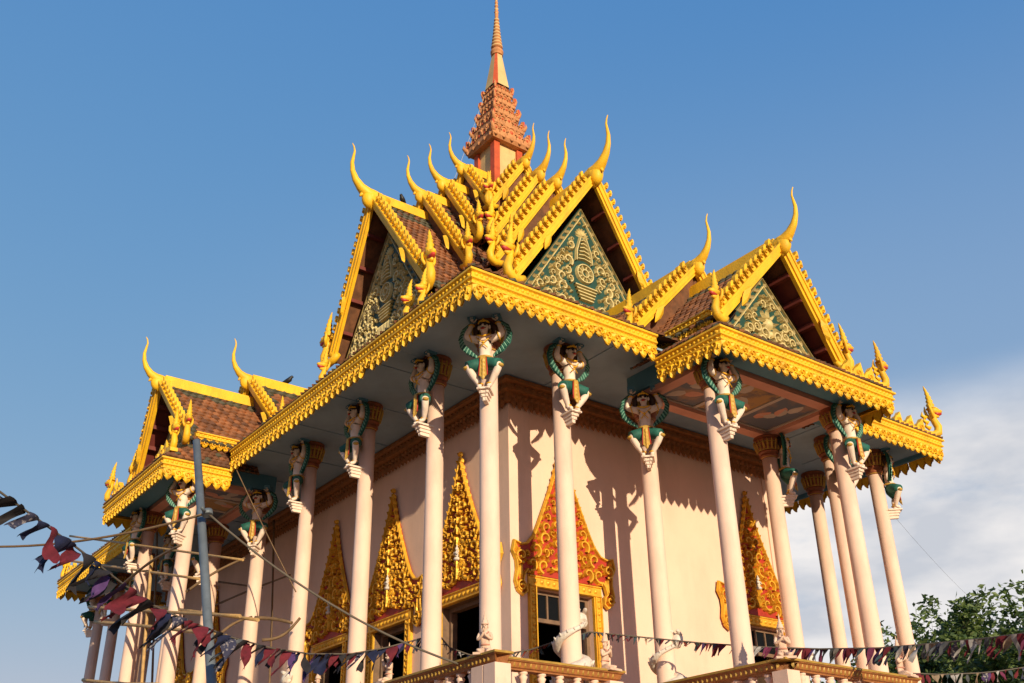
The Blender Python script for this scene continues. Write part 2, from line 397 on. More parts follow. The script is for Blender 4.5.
# podium and floor
b = MB()
b.box((-1.3, -1.2, -ZG), (16.7, Y[9]+1.2, FLOOR-.01)); b.box((4.0, -4.6, -ZG), (11.4, -1.21, FLOOR-.02)); b.box((-4.4, Y[4]-1.2, -ZG), (-1.31, Y[5]+1.2, FLOOR-.02))
b.build('podium', 'podium', temple)
b = MB(); b.box((-1.4, -1.3, FLOOR-.008), (16.8, Y[9]+1.3, FLOOR)); b.build('terrace_floor', 'floor', temple)

# walls with openings
def wall_face(mb, F, u0, u1, z0, z1, holes, mi=0):
    us = sorted({u0, u1, *[h[0] for h in holes], *[h[1] for h in holes]}); zs = sorted({z0, z1, *[h[2] for h in holes], *[h[3] for h in holes]})
    for i in range(len(us)-1):
        for j in range(len(zs)-1):
            cu, cz = (us[i]+us[i+1])/2, (zs[j]+zs[j+1])/2
            if any(h[0] < cu < h[1] and h[2] < cz < h[3] for h in holes): continue
            mb.quad(F(us[i], zs[j]), F(us[i+1], zs[j]), F(us[i+1], zs[j+1]), F(us[i], zs[j+1]), mi)
WIN_X = [3.95, 11.43]; DOOR_Y = [4.42, 8.12, 11.82, 22.1, 25.9]
HW, ZL, ZS = .95, -4.88, -7.35
b = MB()
hx = [(c-HW, c+HW, ZS, ZL) for c in WIN_X]
hy = [(c-HW, c+HW, FLOOR+.05, ZL) for c in DOOR_Y]
wall_face(b, lambda u, z: (u, WY0, z), WX0, WX1, FLOOR, .78, hx)
wall_face(b, lambda u, z: (WX0, u, z), WY0, WY1, FLOOR, .78, hy)
wall_face(b, lambda u, z: (u, WY1, z), WX0, WX1, FLOOR, .78, [])
wall_face(b, lambda u, z: (WX1, u, z), WY0, WY1, FLOOR, .78, [])
T = .45
for h in hx:
    b.quad((h[0], WY0, h[2]), (h[0], WY0+T, h[2]), (h[0], WY0+T, h[3]), (h[0], WY0, h[3])); b.quad((h[1], WY0, h[2]), (h[1], WY0+T, h[2]), (h[1], WY0+T, h[3]), (h[1], WY0, h[3]))
    b.quad((h[0], WY0, h[3]), (h[1], WY0, h[3]), (h[1], WY0+T, h[3]), (h[0], WY0+T, h[3])); b.quad((h[0], WY0, h[2]), (h[1], WY0, h[2]), (h[1], WY0+T, h[2]), (h[0], WY0+T, h[2]))
for h in hy:
    b.quad((WX0, h[0], h[2]), (WX0+T, h[0], h[2]), (WX0+T, h[0], h[3]), (WX0, h[0], h[3]), 1); b.quad((WX0, h[1], h[2]), (WX0+T, h[1], h[2]), (WX0+T, h[1], h[3]), (WX0, h[1], h[3]), 1)
    b.quad((WX0, h[0], h[3]), (WX0, h[1], h[3]), (WX0+T, h[1], h[3]), (WX0+T, h[0], h[3]), 1)
# inner leaf of the walls
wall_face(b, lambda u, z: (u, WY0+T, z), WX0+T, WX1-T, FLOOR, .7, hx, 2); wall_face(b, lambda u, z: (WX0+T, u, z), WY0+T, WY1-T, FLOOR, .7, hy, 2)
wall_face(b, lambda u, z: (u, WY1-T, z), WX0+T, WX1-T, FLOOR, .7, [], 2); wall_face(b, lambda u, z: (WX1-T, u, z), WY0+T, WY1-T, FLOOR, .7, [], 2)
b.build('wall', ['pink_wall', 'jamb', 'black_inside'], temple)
for (x, y) in ((WX0, WY0), (WX1, WY0), (WX0, WY1), (WX1, WY1)):
    sx_ = 1 if x == WX0 else -1; sy_ = 1 if y == WY0 else -1
    x0, x1 = sorted((x-sx_*.045, x+sx_*.70)); y0, y1 = sorted((y-sy_*.045, y+sy_*.70))
    b = MB(); b.box((x0, y0, FLOOR+.003), (x1, y1, .02)); b.build('corner_pier', 'pink', temple)

# frieze under the ceiling
def band_path(cx0, cy0, cx1, cy1): return [((cx0, cy0), (cx1, cy0), (0, -1)), ((cx1, cy0), (cx1, cy1), (1, 0)), ((cx1, cy1), (cx0, cy1), (0, 1)), ((cx0, cy1), (cx0, cy0), (-1, 0))]
def profile_band(mb, p0, p1, outv, prof, mi=0, e0=1, e1=1):
    """sweep a (depth, z) profile from p0 to p1; e = 1 mitres for an outer corner, 0 square"""
    d = Vector((p1[0]-p0[0], p1[1]-p0[1])); d.normalize(); n = len(prof); vs = []
    for q, e, sg in ((p0, e0, -1), (p1, e1, 1)):
        for dep, z in prof: vs.append((q[0]+outv[0]*dep+d.x*sg*dep*e, q[1]+outv[1]*dep+d.y*sg*dep*e, z))
    mb.add(vs, [(i, n+i, n+i+1, i+1) for i in range(n-1)]+[tuple(range(n)), tuple(range(n, 2*n))[::-1]], mi)
def along_band(p0, p1, outv):
    L = math.hypot(p1[0]-p0[0], p1[1]-p0[1]); dx, dy = (p1[0]-p0[0])/L, (p1[1]-p0[1])/L
    return L, (lambda a, z, d: (p0[0]+dx*a+outv[0]*d, p0[1]+dy*a+outv[1]*d, z))
b = MB()
for p0, p1, ov in band_path(WX0, WY0, WX1, WY1):
    profile_band(b, p0, p1, ov, [(0, .76), (.30, .76), (.30, .66), (.20, .62), (.20, .52), (.24, .50), (.24, .42), (.12, .38), (.12, .16), (.09, .10), (0, .10)])
    L, F = along_band(p0, p1, ov)
    k = int(L/.2)
    for i in range(k):
        a = (i+.5)*L/k
        r_leaf(b, lambda x, y, d: F(x, y, d+.12), a, .20, -math.pi/2, .30, .19, .07, 1)
        r_dome(b, lambda x, y, d: F(x, y, d+.12), a, .30, .07, .06, 1, 6)
        r_dome(b, lambda x, y, d: F(x, y, d+.20), a, .57, .05, .05, 1, 6)
b.build('frieze', ['frieze', 'frieze'], temple)

# ceilings
b = MB()
for lo, hi in (((-EO+.12, -EO+.12, .80), (XC*2+EO-.12, WY0+.2, .86)), ((-EO+.12, WY0+.21, .80), (WX0+.2, Y[9]+EO-.12, .86)),
               ((WX1-.2, WY0+.21, .80), (XC*2+EO-.12, Y[9]+EO-.12, .86)), ((WX0+.21, WY1-.2, .80), (WX1-.21, Y[9]+EO-.12, .86))):
    b.box(lo, hi)
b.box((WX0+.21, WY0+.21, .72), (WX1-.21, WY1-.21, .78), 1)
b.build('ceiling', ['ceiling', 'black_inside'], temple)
for k in range(11):
    mb = MB(); y = 3.4+k*2.45; mb.box((-EO+.24, y, .775), (WX0-.32, y+.10, .802)); mb.build('ceiling_strip', 'ceiling', temple)
for k in range(6):
    x = 3.3+k*2.2
    if X[2]-.4 < x < X[3]+.4: continue
    mb = MB(); mb.box((x, -EO+.24, .775), (x+.10, WY0-.32, .802)); mb.build('ceiling_strip', 'ceiling', temple)
def porch_frame(side):
    """porch frame: a along the face, o outward from the column row, z up"""
    if side == 'front': return (lambda a, o, z: (XC+a, -o, z)), (X[3]-X[2])/2
    return (lambda a, o, z: (-o, YP-a, z)), (Y[5]-Y[4])/2
porch_geo = {}
for side in ('front', 'left'):
    P, hp = porch_frame(side)
    b = MB()
    def pbox(a0, a1, o0, o1, z0, z1, mi, mb=b, P=P):
        q0 = P(a0, o0, z0); q1 = P(a1, o1, z1); mb.box(tuple(min(i, j) for i, j in zip(q0, q1)), tuple(max(i, j) for i, j in zip(q0, q1)), mi)
    ed = hp+.28
    pbox(-ed, ed, -.32, PD+.3, .26, .79, 0)                      # dropped soffit block
    for s in (-1, 1):
        pbox(s*(hp-.17), s*(hp+.17), -.2, PD+.2, .10, .262, 1)
    pbox(-hp+.171, hp-.171, PD-.17, PD+.17, .103, .262, 1); pbox(-hp+.171, hp-.171, -.17, .17, .103, .262, 1)
    b.build('porch_soffit', ['teal_beam', 'salmon'], temple)
    b = MB()
    ia, i0, i1 = hp-.172, .172, PD-.172
    na = 3
    for i in range(na):
        a0 = -ia+2*ia*i/na; a1 = -ia+2*ia*(i+1)/na
        q0, q1 = P(a0+.09, i0+.1, .236), P(a1-.09, i1-.1, .244)
        b.box(tuple(min(i, j) for i, j in zip(q0, q1)), tuple(max(i, j) for i, j in zip(q0, q1)), 1 if i % 2 else 0)
        for (u0, u1, v0, v1) in ((a0, a0+.07, i0, i1), (a1-.07, a1, i0, i1), (a0+.071, a1-.071, i0, i0+.07), (a0+.071, a1-.071, i1-.07, i1)):
            q0, q1 = P(u0, v0, .21), P(u1, v1, .255)
            b.box(tuple(min(i, j) for i, j in zip(q0, q1)), tuple(max(i, j) for i, j in zip(q0, q1)), 2)
    Fm = lambda u, v, d: P(u, v, .235-d)
    for k in range(3):
        cx = -ia+2*ia*(k+.5)/3
        for m_ in range(5):
            r_leaf(b, Fm, cx+random.uniform(-.4, .4), (i0+i1)/2+random.uniform(-.6, .6), random.uniform(0, 6.3), .55, .35, .012, 3+m_ % 2)
    c_ = b.build('painted_panel', ['mural', 'mural2', 'panel_border', 'panel_border', 'salmon'], temple)

# ------------------------------------------------------------------ eaves: moulding and hanging leaves
def tooth(mb, F, a, zt, zb, wd, mi=0, rng=random.Random(17)):
    zb = zb+rng.uniform(-.03, .03)*(zt-zb); a = a+rng.uniform(-.04, .04)*wd
    if rng.random() < .02: zb = zt-.6*(zt-zb)
    L = zt-zb; hw = wd*.5
    st = [(0, 1.04), (.42, 1.04), (.66, .78), (.86, .36)]
    vs = []
    for t, w_ in st: vs += [F(a-hw*w_, zt-L*t, 0), F(a-hw*w_*.4, zt-L*t, .045), F(a+hw*w_*.4, zt-L*t, .045), F(a+hw*w_, zt-L*t, 0)]
    vs += [F(a, zb, .03)]
    fs = []
    for i in range(3):
        q = 4*i
        for k in range(3): fs.append((q+k, q+4+k, q+5+k, q+k+1))
    fs += [(12, 16, 13), (13, 16, 14), (14, 16, 15)]
    mb.add(vs, fs, mi)
    mb.add([F(a-hw*.92, zt, -.04), F(a-hw, zt-L*.3, -.04), F(a-hw*.45, zt-L*.8, -.04), F(a, zb, -.03), F(a+hw*.45, zt-L*.8, -.04), F(a+hw, zt-L*.3, -.04), F(a+hw*.92, zt, -.04)], [(0, 1, 2, 3, 4, 5, 6)], mi)
    G = lambda x, y, d: F(x, y, d+.03)
    r_scroll(mb, G, a-.1*hw, zt-L*.30, hw*.72, -math.pi/2, 1, .07, mi, 1.1, 0)
    for q in (-1, 1): r_leaf(mb, G, a+q*hw*.9, zt-L*.30, -math.pi/2-q*.25, L*.34, hw*.42, .05, mi)
    r_leaf(mb, G, a, zt-L*.56, -math.pi/2, L*.42, hw*.62, .06, mi)
def eave_run(mb, p0, p1, ov, z1, z0, e0=1, e1=1, sp=.31):
    H = z1-z0; zm = z1-.42*H
    prof = [(-.10, z1), (.12, z1), (.12, z1-.07*H), (.05, z1-.11*H), (.05, z1-.22*H), (.08, z1-.25*H), (.08, z1-.31*H), (.02, z1-.35*H), (.02, zm), (.045, zm), (.045, zm-.06*H), (-.04, zm-.08*H), (-.10, zm-.08*H)]
    profile_band(mb, p0, p1, ov, prof, 0, e0, e1)
    L, F = along_band(p0, p1, ov)
    k = max(2, round(L/.15))
    for i in range(k):
        a = (i+.5)*L/k
        r_dome(mb, lambda x, y, d: F(x, y, d+.05), a, z1-.165*H, .06, .05, 0, 6)
        r_leaf(mb, lambda x, y, d: F(x, y, d+.02), a, z1-.42*H, math.pi/2+.6, .085, .08, .04, 0)
    k = max(2, round(L/sp))
    for i in range(k):
        a = (i+.5)*L/k+.02*math.sin(i*1.7)
        tooth(mb, lambda x, y, d: F(x, y, d+.0), a, zm-.05*H, z0, L/k*.98)
x0, y0, x1, y1 = -EO, -EO, XC*2+EO, Y[9]+EO
hpf, hpl = (X[3]-X[2])/2+.92, (Y[5]-Y[4])/2+.92
runs = [((x0, y0), (XC-hpf-.05, y0), (0, -1), 1, 0), ((XC+hpf+.05, y0), (x1, y0), (0, -1), 0, 1), ((x1, y0), (x1, y1), (1, 0), 1, 1), ((x1, y1), (x0, y1), (0, 1), 1, 1),
        ((x0, y1), (x0, YP+hpl+.05), (-1, 0), 1, 0), ((x0, YP-hpl-.05), (x0, y0), (-1, 0), 0, 1)]
b = MB()
for p0, p1, ov, e0, e1 in runs: eave_run(b, p0, p1, ov, EZ1, EZ0, e0, e1)
b.build('eave_fringe', 'gold', temple)['label'] = 'gold painted main eave with hanging carved leaves'
EPO = PD+1.27
b = MB()
for a0, o0, a1, o1, ov, e0, e1 in ((-hpf, EO-.06, -hpf, EPO, (-1, 0), 0, 1), (-hpf, EPO, hpf, EPO, (0, -1), 1, 1), (hpf, EPO, hpf, EO-.06, (1, 0), 1, 0)):
    eave_run(b, (XC+a0, -o0), (XC+a1, -o1), ov, PZ1, PZ0, e0, e1)
b.build('porch_eave_fringe', 'gold', temple)
b = MB()
for a0, o0, a1, o1, ov, e0, e1 in ((-hpl, EO-.06, -hpl, EPO, (0, 1), 0, 1), (-hpl, EPO, hpl, EPO, (-1, 0), 1, 1), (hpl, EPO, hpl, EO-.06, (0, -1), 1, 0)):
    eave_run(b, (-o0, YP-a0), (-o1, YP-a1), ov, PZ1, PZ0, e0, e1)
b.build('porch_eave_fringe', 'gold', temple)
# underside boards of the eaves
for lo, hi in (((x0+.10, y0+.10, .66), (x0+.22, y1-.10, .80)), ((x1-.22, y0+.10, .66), (x1-.10, y1-.10, .80)), ((x0+.221, y0+.10, .66), (XC-hpf-.05, y0+.22, .80)), ((XC+hpf+.05, y0+.10, .66), (x1-.221, y0+.22, .80))):
    b = MB(); b.box(lo, hi); b.build('eave_batten', 'teal_beam', temple)
for side in ('front', 'left'):
    P, hp = porch_frame(side); b = MB(); q0 = P(-hp-.84, PD+.31, .17); q1 = P(hp+.84, EPO-.1, .23)
    b.box(tuple(min(i, j) for i, j in zip(q0, q1)), tuple(max(i, j) for i, j in zip(q0, q1)))
    for s in (-1, 1):
        q0 = P(s*(hp+.29), EO-.1, .17); q1 = P(s*(hp+.84), PD+.305, .23); b.box(tuple(min(i, j) for i, j in zip(q0, q1)), tuple(max(i, j) for i, j in zip(q0, q1)))
    b.build('porch_eave_soffit', 'teal_beam', temple)

# ------------------------------------------------------------------ roof tiles
def tiles(mb, O, U, V, nu, nv, pat=None, rng=random.Random(3), lift=.05, keep=None, base=True):
    """O top corner, U along the ridge, V down the slope (full vectors)"""
    O, U, V = Vector(O), Vector(U), Vector(V); Nn = U.cross(V); Nn.normalize()
    if Nn.z < 0: Nn = -Nn
    du, dv = U/nu, V/nv; wdt = du.length
    for j in range(nv):
        for i in range(-1, nu):
            off = .5 if j % 2 else 0
            a = max(0, i+off); c = min(nu, i+1+off)
            if c-a < .2: continue
            if keep and not keep((a+c)/2/nu, (j+.5)/nv): continue
            m_ = (a+c)/2; jit = rng.uniform(-.012, .012)
            def Pn(u, v, h): return O+du*u+dv*v+Nn*(h+jit)
            hh = wdt*.16
            vs = [Pn(a, j, 0), Pn(m_, j, hh), Pn(c, j, 0), Pn(a, j+.95, lift*.6), Pn(m_, j+1.16, lift+hh), Pn(c, j+.95, lift*.6), Pn(a, j+.95, 0), Pn(m_, j+1.16, 0), Pn(c, j+.95, 0)]
            mi = pat((a+c)/2/nu, (j+.5)/nv, i, j, rng) if pat else 0
            mb.add(vs, [(0, 3, 4, 1), (1, 4, 5, 2), (3, 6, 7, 4), (4, 7, 8, 5)], mi)
    if base: mb.add([O-Nn*.02, O+U-Nn*.02, O+U+V-Nn*.02, O+V-Nn*.02], [(0, 1, 2, 3)], 1)
def pat_roof(u, v, i, j, rng):
    if v < .14 or v > .90 or u < .10 or u > .90: return 2 if rng.random() < .85 else 1
    k = (i+j//2) % 4
    return 1 if (k == 0 and rng.random() < .6) or rng.random() < .15 else 0
def pat_brown(u, v, i, j, rng): return 1 if rng.random() < .7 else (0 if rng.random() < .5 else 2)
TM = ['tile_red', 'tile_dark', 'tile_green']
# main skirt roof: a hipped slope behind the eave, tiled for its first courses
SL = .40
b = MB(); zt = EZ1+.04
rw = (XC+EO+.06); zr = zt+SL*rw
c4 = [(x0-.08, y0-.08), (x1+.08, y0-.08), (x1+.08, y1+.08), (x0-.08, y1+.08)]
r0, r1 = (XC, y0-.08+rw), (XC, y1+.08-rw)
b.quad((*c4[0], zt-.02), (*c4[1], zt-.02), (*r0, zr), (*r0, zr+.001), 1); b.quad((*c4[2], zt-.02), (*c4[3], zt-.02), (*r1, zr), (*r1, zr+.001), 1)
b.quad((*c4[3], zt-.02), (*c4[0], zt-.02), (*r0, zr), (*r1, zr), 1); b.quad((*c4[1], zt-.02), (*c4[2], zt-.02), (*r1, zr), (*r0, zr), 1)
dd = 2.2
for (ax, ay, bx, by, nx_, ny_) in ((x0, y0, x1, y0, 0, 1), (x0, y1, x0, y0, 1, 0), (x1, y0, x1, y1, -1, 0), (x1, y1, x0, y1, 0, -1)):
    A_ = Vector((ax, ay, zt)); B_ = Vector((bx, by, zt)); dr = (B_-A_).normalized(); A_ = A_-dr*.09; B_ = B_+dr*.09; inn = Vector((nx_, ny_, SL)); Lr = (B_-A_).length
    tiles(b, A_+inn*dd-Vector((nx_, ny_, 0))*.09, B_-A_, -inn*dd, int(Lr/.24), 8, pat_brown, keep=lambda u, v, Lr=Lr: min(u, 1-u)*Lr > (1-v)*dd-.1, base=False, lift=.035)
b.build('skirt_roof', TM, temple)

# ------------------------------------------------------------------ gables (built once in local axes: x across, -y outward, z up)
def naga_mesh(mb, x, y, z, face, sc=1.0, mi=0, mred=1):
    """rearing naga; face = heading in radians (0 looks along -y)"""
    ca, sa = math.cos(face), math.sin(face)
    def T_(p): return (x+sc*(ca*p[0]-sa*p[1]), y+sc*(sa*p[0]+ca*p[1]), z+sc*p[2])
    body = [(0, .45, .05), (0, .22, -.10), (0, -.05, -.16), (0, -.26, -.04), (0, -.30, .18), (0, -.20, .42), (0, -.14, .62), (0, -.18, .80)]
    mb.tube([T_(p) for p in body], [sc*r for r in (.10, .135, .15, .155, .145, .13, .12, .115)], 9, mi)
    mb.tube([T_(p) for p in ((0, -.10, .84), (0, -.30, .84), (0, -.46, .80), (0, -.56, .83))], [sc*r for r in (.17, .16, .10, .05)], 8, mi)
    mb.tube([T_(p) for p in ((0, -.22, .745), (0, -.40, .71), (0, -.53, .73))], [sc*r for r in (.12, .10, .05)], 7, mred)
    mb.tube([T_(p) for p in ((0, -.10, .66), (0, -.28, .62), (0, -.42, .60))], [sc*r for r in (.12, .09, .04)], 7, mi)
    cr_ = []
    for i in range(13):
        t = i/12; cr_.append(((0, -.16+.12*t-.05*math.sin(3*t), .90+.95*t), .14*(1-t)**.8*(1+.22*math.cos(i*math.pi))+.014))
    mb.tube([T_(p) for p, r in cr_], [sc*r for p, r in cr_], 8, mi)
    for s in (-1, 1):
        mb.tube([T_(p) for p in ((s*.11, -.12, .50), (s*.19, -.06, .70), (s*.20, -.02, .90), (s*.14, .0, 1.06))], [sc*r for r in (.05, .06, .05, .012)], 6, mi)
        mb.ball(T_((s*.11, -.36, .88)), sc*.035, 0, 6, 4)
    for k, (yy, zz) in enumerate(((.02, .1), (.06, .32), (.1, .52))):
        mb.tube([T_((0, yy, zz)), T_((0, yy+.16, zz+.10)), T_((0, yy+.12, zz+.26))], [sc*.09, sc*.06, sc*.01], 6, mi)
def horn_mesh(mb, z, sc, slope):
    """chofa: swollen breast at the apex, ridge-end neck and an upswept horn; outward is -y"""
    pts = [(.62, -.06, .20), (.30, -.02, .26), (0, -.0, .31), (-.22, .07, .28), (-.45, .22, .225), (-.66, .46, .17), (-.79, .76, .125), (-.83, 1.08, .095), (-.79, 1.38, .068), (-.76, 1.60, .05), (-.80, 1.78, .038), (-.87, 1.90, .020)]
    mb.tube([(0, p[0]*sc, z+p[1]*sc) for p in pts], [p[2]*sc*(.95-.22*min(1, i_/4)) for i_, p in enumerate(pts)], 10, 0)
    mb.ball((0, -.10*sc, z-.12*sc), (.235*sc, .27*sc, .37*sc), 0, 14, 9); mb.tube([(0, -.02*sc, z+.12*sc), (0, -.06*sc, z-.12*sc), (0, -.02*sc, z-.36*sc), (0, .06*sc, z-.54*sc)], [.25*sc, .25*sc, .17*sc, .03*sc], 10)
    mb.tube([(0, -.30*sc, z-.0*sc), (0, -.40*sc, z-.05*sc), (0, -.46*sc, z-.16*sc)], [.10*sc, .07*sc, .03*sc], 6, 0)
def flame(mb, F, s0, n0, sc, mi=0, rng=random.Random(23)):
    sc = sc*rng.uniform(.93, 1.05); s0 = s0+rng.uniform(-.012, .012)
    o = [(.07, -.03), (.115, .12), (.10, .26), (.01, .36), (-.10, .395), (-.15, .34), (-.08, .28), (-.055, .18), (-.085, .08), (-.06, -.03)][::-1]
    mb.prism([(s0+a*sc, n0+b_*sc) for a, b_ in o], F, -.07, .07, mi)
    r_scroll(mb, lambda a, b_, d: F(a, b_, d+.07), s0+.02*sc, n0+.20*sc, .08*sc, -1.2, 1, .05, mi, 1.0, 0)
def gable(name, parent, rot, ctr, oa, lean, zr, hw, slope, board=.50, pediment=None, horn=1.0, nagas=True, teeth=.345, label=None):
    """one tier of gable: parts share the local frame; ctr = centre of the arm in plan; oa = outward offset of the apex"""
    th = math.atan(slope); ct, st_ = math.cos(th), math.sin(th)
    def mk(sg):
        def F(s, n_, d):       # s down the slope from the apex, n_ square to the slope in the gable plane, d outward
            a = s*ct+n_*st_; z = zr-s*st_+n_*ct
            o = oa-lean*(zr-z)/(slope*hw)+d
            return (sg*a, -o, z)
        return F
    Ls = hw/ct
    mb = MB()
    for sg in (-1, 1):
        F = mk(sg)
        mb.prism([(-.03*slope, .03), (Ls, .03), (Ls, -board*.6), (board*.6*slope, -board*.6)], F, -.09, .09)
        mb.prism([(-.02, .07), (Ls-.05, .07), (Ls-.05, .01), (-.02, .01)], F, -.11, .12)
        mb.prism([(board*.62*slope, -board*.62), (Ls, -board*.62), (Ls, -board), (board*slope, -board)], F, -.08, .04)
        k = max(3, int((Ls-.55)/teeth))
        for i in range(k):
            flame(mb, F, .42+(i+.5)*(Ls-.75)/k, .05, teeth/.345)
        # long drop ornament half way down
        for q in (.62,):
            r_leaf(mb, lambda a, b_, d: F(a, b_, d+.15), Ls*q, -.12, -.30, .7, .26, .10)
    P = mb.build(name, 'gold', parent, local=True, loc=(Vector((ctr[0]*S, ctr[1]*S, ZG*S))-Vector(ROOT[parent.name])))
    P.rotation_euler = (0, 0, rot); ROOT[P.name] = (0, 0, 0)
    if label: P['label'] = label
    if not pediment:                       # plain recess under the inner tiers' boards
        for sg in (-1, 1):
            F = mk(sg); q_ = board+.42
            mb2 = MB(); mb2.prism([(board*slope, -board*.9), (Ls-.03, -board*.9), (Ls-.03, -q_), (q_*slope, -q_)], F, -.20, -.12); mb2.build('gable_infill', 'tile_dark', P, local=True)
    # finial
    mb = MB(); horn_mesh(mb, zr, horn, slope)
    for q in range(len(mb.v)): mb.v[q] = (mb.v[q][0], mb.v[q][1]-oa, mb.v[q][2])
    mb.build('finial', 'gold', P, local=True)
    if nagas:
        for sg in (-1, 1):
            F = mk(sg); p = F(Ls+.02, -.1, .05); mb = MB(); naga_mesh(mb, p[0]+sg*.05, p[1]-.05, p[2]+.05, 1.35*sg, .92*nagas)
            mb.build('naga_head', ['gold', 'lip'], P, local=True)
    if pediment:
        op, za, zb, sp = pediment           # plane offset, apex z, base z, slope
        hb = (za-zb)/sp
        Fp = lambda a, z, d: (a, -(op+d), z)
        mb = MB()
        mb.prism([(0, za), (-hb, zb), (hb, zb)], Fp, -.12, 0, 0)
        inner = .24
        # border: beaded frame strips
        for sg in (-1, 1):
            for w_ in (.03, .21):
                dz = w_*math.hypot(1, sp)
                r_strip(mb, Fp, [(sg*0, za-dz-.02), (sg*(hb-w_*1.6), zb+.02)], .026, .06, 1 if w_ > .1 else 2)
            nb = int(math.hypot(hb, za-zb)/.20)
            for i in range(1, nb):
                t = i/nb; dz = .12*math.hypot(1, sp)
                r_leaf(mb, Fp, sg*t*(hb-.2), za-dz-t*(za-zb-.05), math.pi/2 if i % 2 else -math.pi/2, .18, .16, .06, 2); 
        H = za-zb; kk = H/6.0
        poly = [(0, za-.55), (hb-.36, zb+.08), (-hb+.36, zb+.08)]
        # central wheel, pot and sunburst
        wy = za-2.85 if H > 4 else za-1.50
        if H > 4:
            for rr in (.36, .15):
                r_strip(mb, Fp, [(rr*math.cos(2*math.pi*i/20), wy+rr*math.sin(2*math.pi*i/20)) for i in range(21)], .04, .12, 1)
            for i in range(10):
                an = 2*math.pi*i/10; r_strip(mb, Fp, [(.13*math.cos(an), wy+.13*math.sin(an)), (.36*math.cos(an), wy+.36*math.sin(an))], .03, .08, 1)
            for i in range(5):
                hwid = .50-.05*i; r_strip(mb, Fp, [(-hwid, wy-.56-.13*i), (hwid, wy-.56-.13*i)], .042, .13, 1)
            for i in range(9): r_leaf(mb, Fp, (i-4)*.10, wy-1.28, -math.pi/2+(i-4)*.05, .42, .14, .10, 1)
            for i in range(6):
                hwid = .36-.045*i; zz = wy+.55+.16*i; r_strip(mb, Fp, [(-hwid*.85, zz), (0, zz+.06), (hwid*.85, zz)], .036, .11, 1)
            for s_ in (-1, 1): r_strip(mb, Fp, [(s_*.36, wy+.46), (s_*.32, wy+.9), (s_*.12, wy+1.5)], .036, .12, 1)
            for i in range(9): an = math.pi*i/8; r_leaf(mb, Fp, 0, wy+1.6, an, .34, .14, .07, 1)
            av = lambda x, y, r: (x-r < .52 and wy-1.7 < y < wy+.55) or (x-r < .38 and wy+.5 < y < wy+1.6) or (x-r < .28 and y >= wy+1.6 and y < wy+2.0)
        else:
            r_dome(mb, Fp, 0, wy-.05, .19, .14, 1, 10); r_dome(mb, Fp, 0, wy-.38, .13, .12, 1, 8)
            for i in range(7): an = -.4+(math.pi+.8)*i/6; r_leaf(mb, Fp, .17*math.cos(an), wy-.05+.17*math.sin(an), an, .28, .11, .1, 1)
            for s_ in (-1, 1):
                for q in range(3): r_scroll(mb, lambda a, z, d, s_=s_: Fp(s_*a, z, d), .28+.30*q, wy-.42+.12*(q % 2), .19-.02*q, 2.2 if q % 2 else -2.2, 1 if q % 2 else -1, .11, 1)
            av = lambda x, y, r: math.hypot(x, y-wy) < r+.42 or (y < wy-.1 and x < 1.15+r and y > wy-.68)
        got_ = fill_scrolls(mb, Fp, poly, .24 if H > 4 else .22, .085, .12, 1, 5+int(H*3), av, .80, .95, 6)
        fill_leaves(mb, Fp, poly, got_, .125, 130, .10, 1, 4, av)
        mb.build('pediment', ['green_board', 'cream_carving', 'dull_gold_border'], P, local=True)
        mb = MB()                              # soffit between the bargeboard and the pediment
        for sg in (-1, 1):
            F = mk(sg); e = .22
            A0 = F(board*.3*slope, -board*.3, -.1); A1 = F(Ls-.02, -board*.3, -.1)
            B0 = (A0[0], -(op-.1), A0[2]); B1 = (A1[0], -(op-.1), A1[2])
            mb.quad(A0, A1, B1, B0)
            for t in (.22, .42, .62, .82):
                q = F(Ls*t, -board*.62, -.1); mb.box((q[0]-.07, q[1], q[2]-.12), (q[0]+.07, -(op-.05), q[2]+.02))
        mb.build('soffit', 'soffit_red', P, local=True)
    return P
def ridge_roof(parent, rot, ctr, zr, hw, slope, o0, o1, lean_o, patf, nu, nv, name='roof_tier'):
    """both slopes of one tier from outward offset o1 (inner) to o0 (outer), plus the ridge cap"""
    mb = MB(); rng = random.Random(int(zr*100))
    zo = zr-.10
    for sg in (-1, 1):
        tiles(mb, (0, -o0, zo), (0, o0-o1, 0), (sg*hw, lean_o, -slope*hw), nu, nv, patf, rng)
    P = mb.build(name, TM, parent, local=True, loc=(Vector((ctr[0]*S, ctr[1]*S, ZG*S))-Vector(ROOT[parent.name])))
    P.rotation_euler = (0, 0, rot); ROOT[P.name] = (0, 0, 0)
    mb = MB(); mb.box((-.17, -o0+.1, zr-.20), (.17, -o1, zr+.12)); mb.box((-.12, -o0+.1, zr+.121), (.12, -o1, zr+.20))
    mb.build('ridge_cap', 'gold', P, local=True)
    return P
TIERS = [(5.88, .50, 11.32, 3.45, 1.52), (3.70, .36, 12.32, 2.72, 1.60), (2.70, .28, 13.30, 2.10, 1.68), (1.80, .20, 14.45, 1.62, 1.62)]
ARMS = [(0, (XC, YC)), (R(-90), (XC, YC)), (R(180), (XC, YC)), (R(90), (XC, YC))]
armname = ['right', 'left', 'back', 'far']
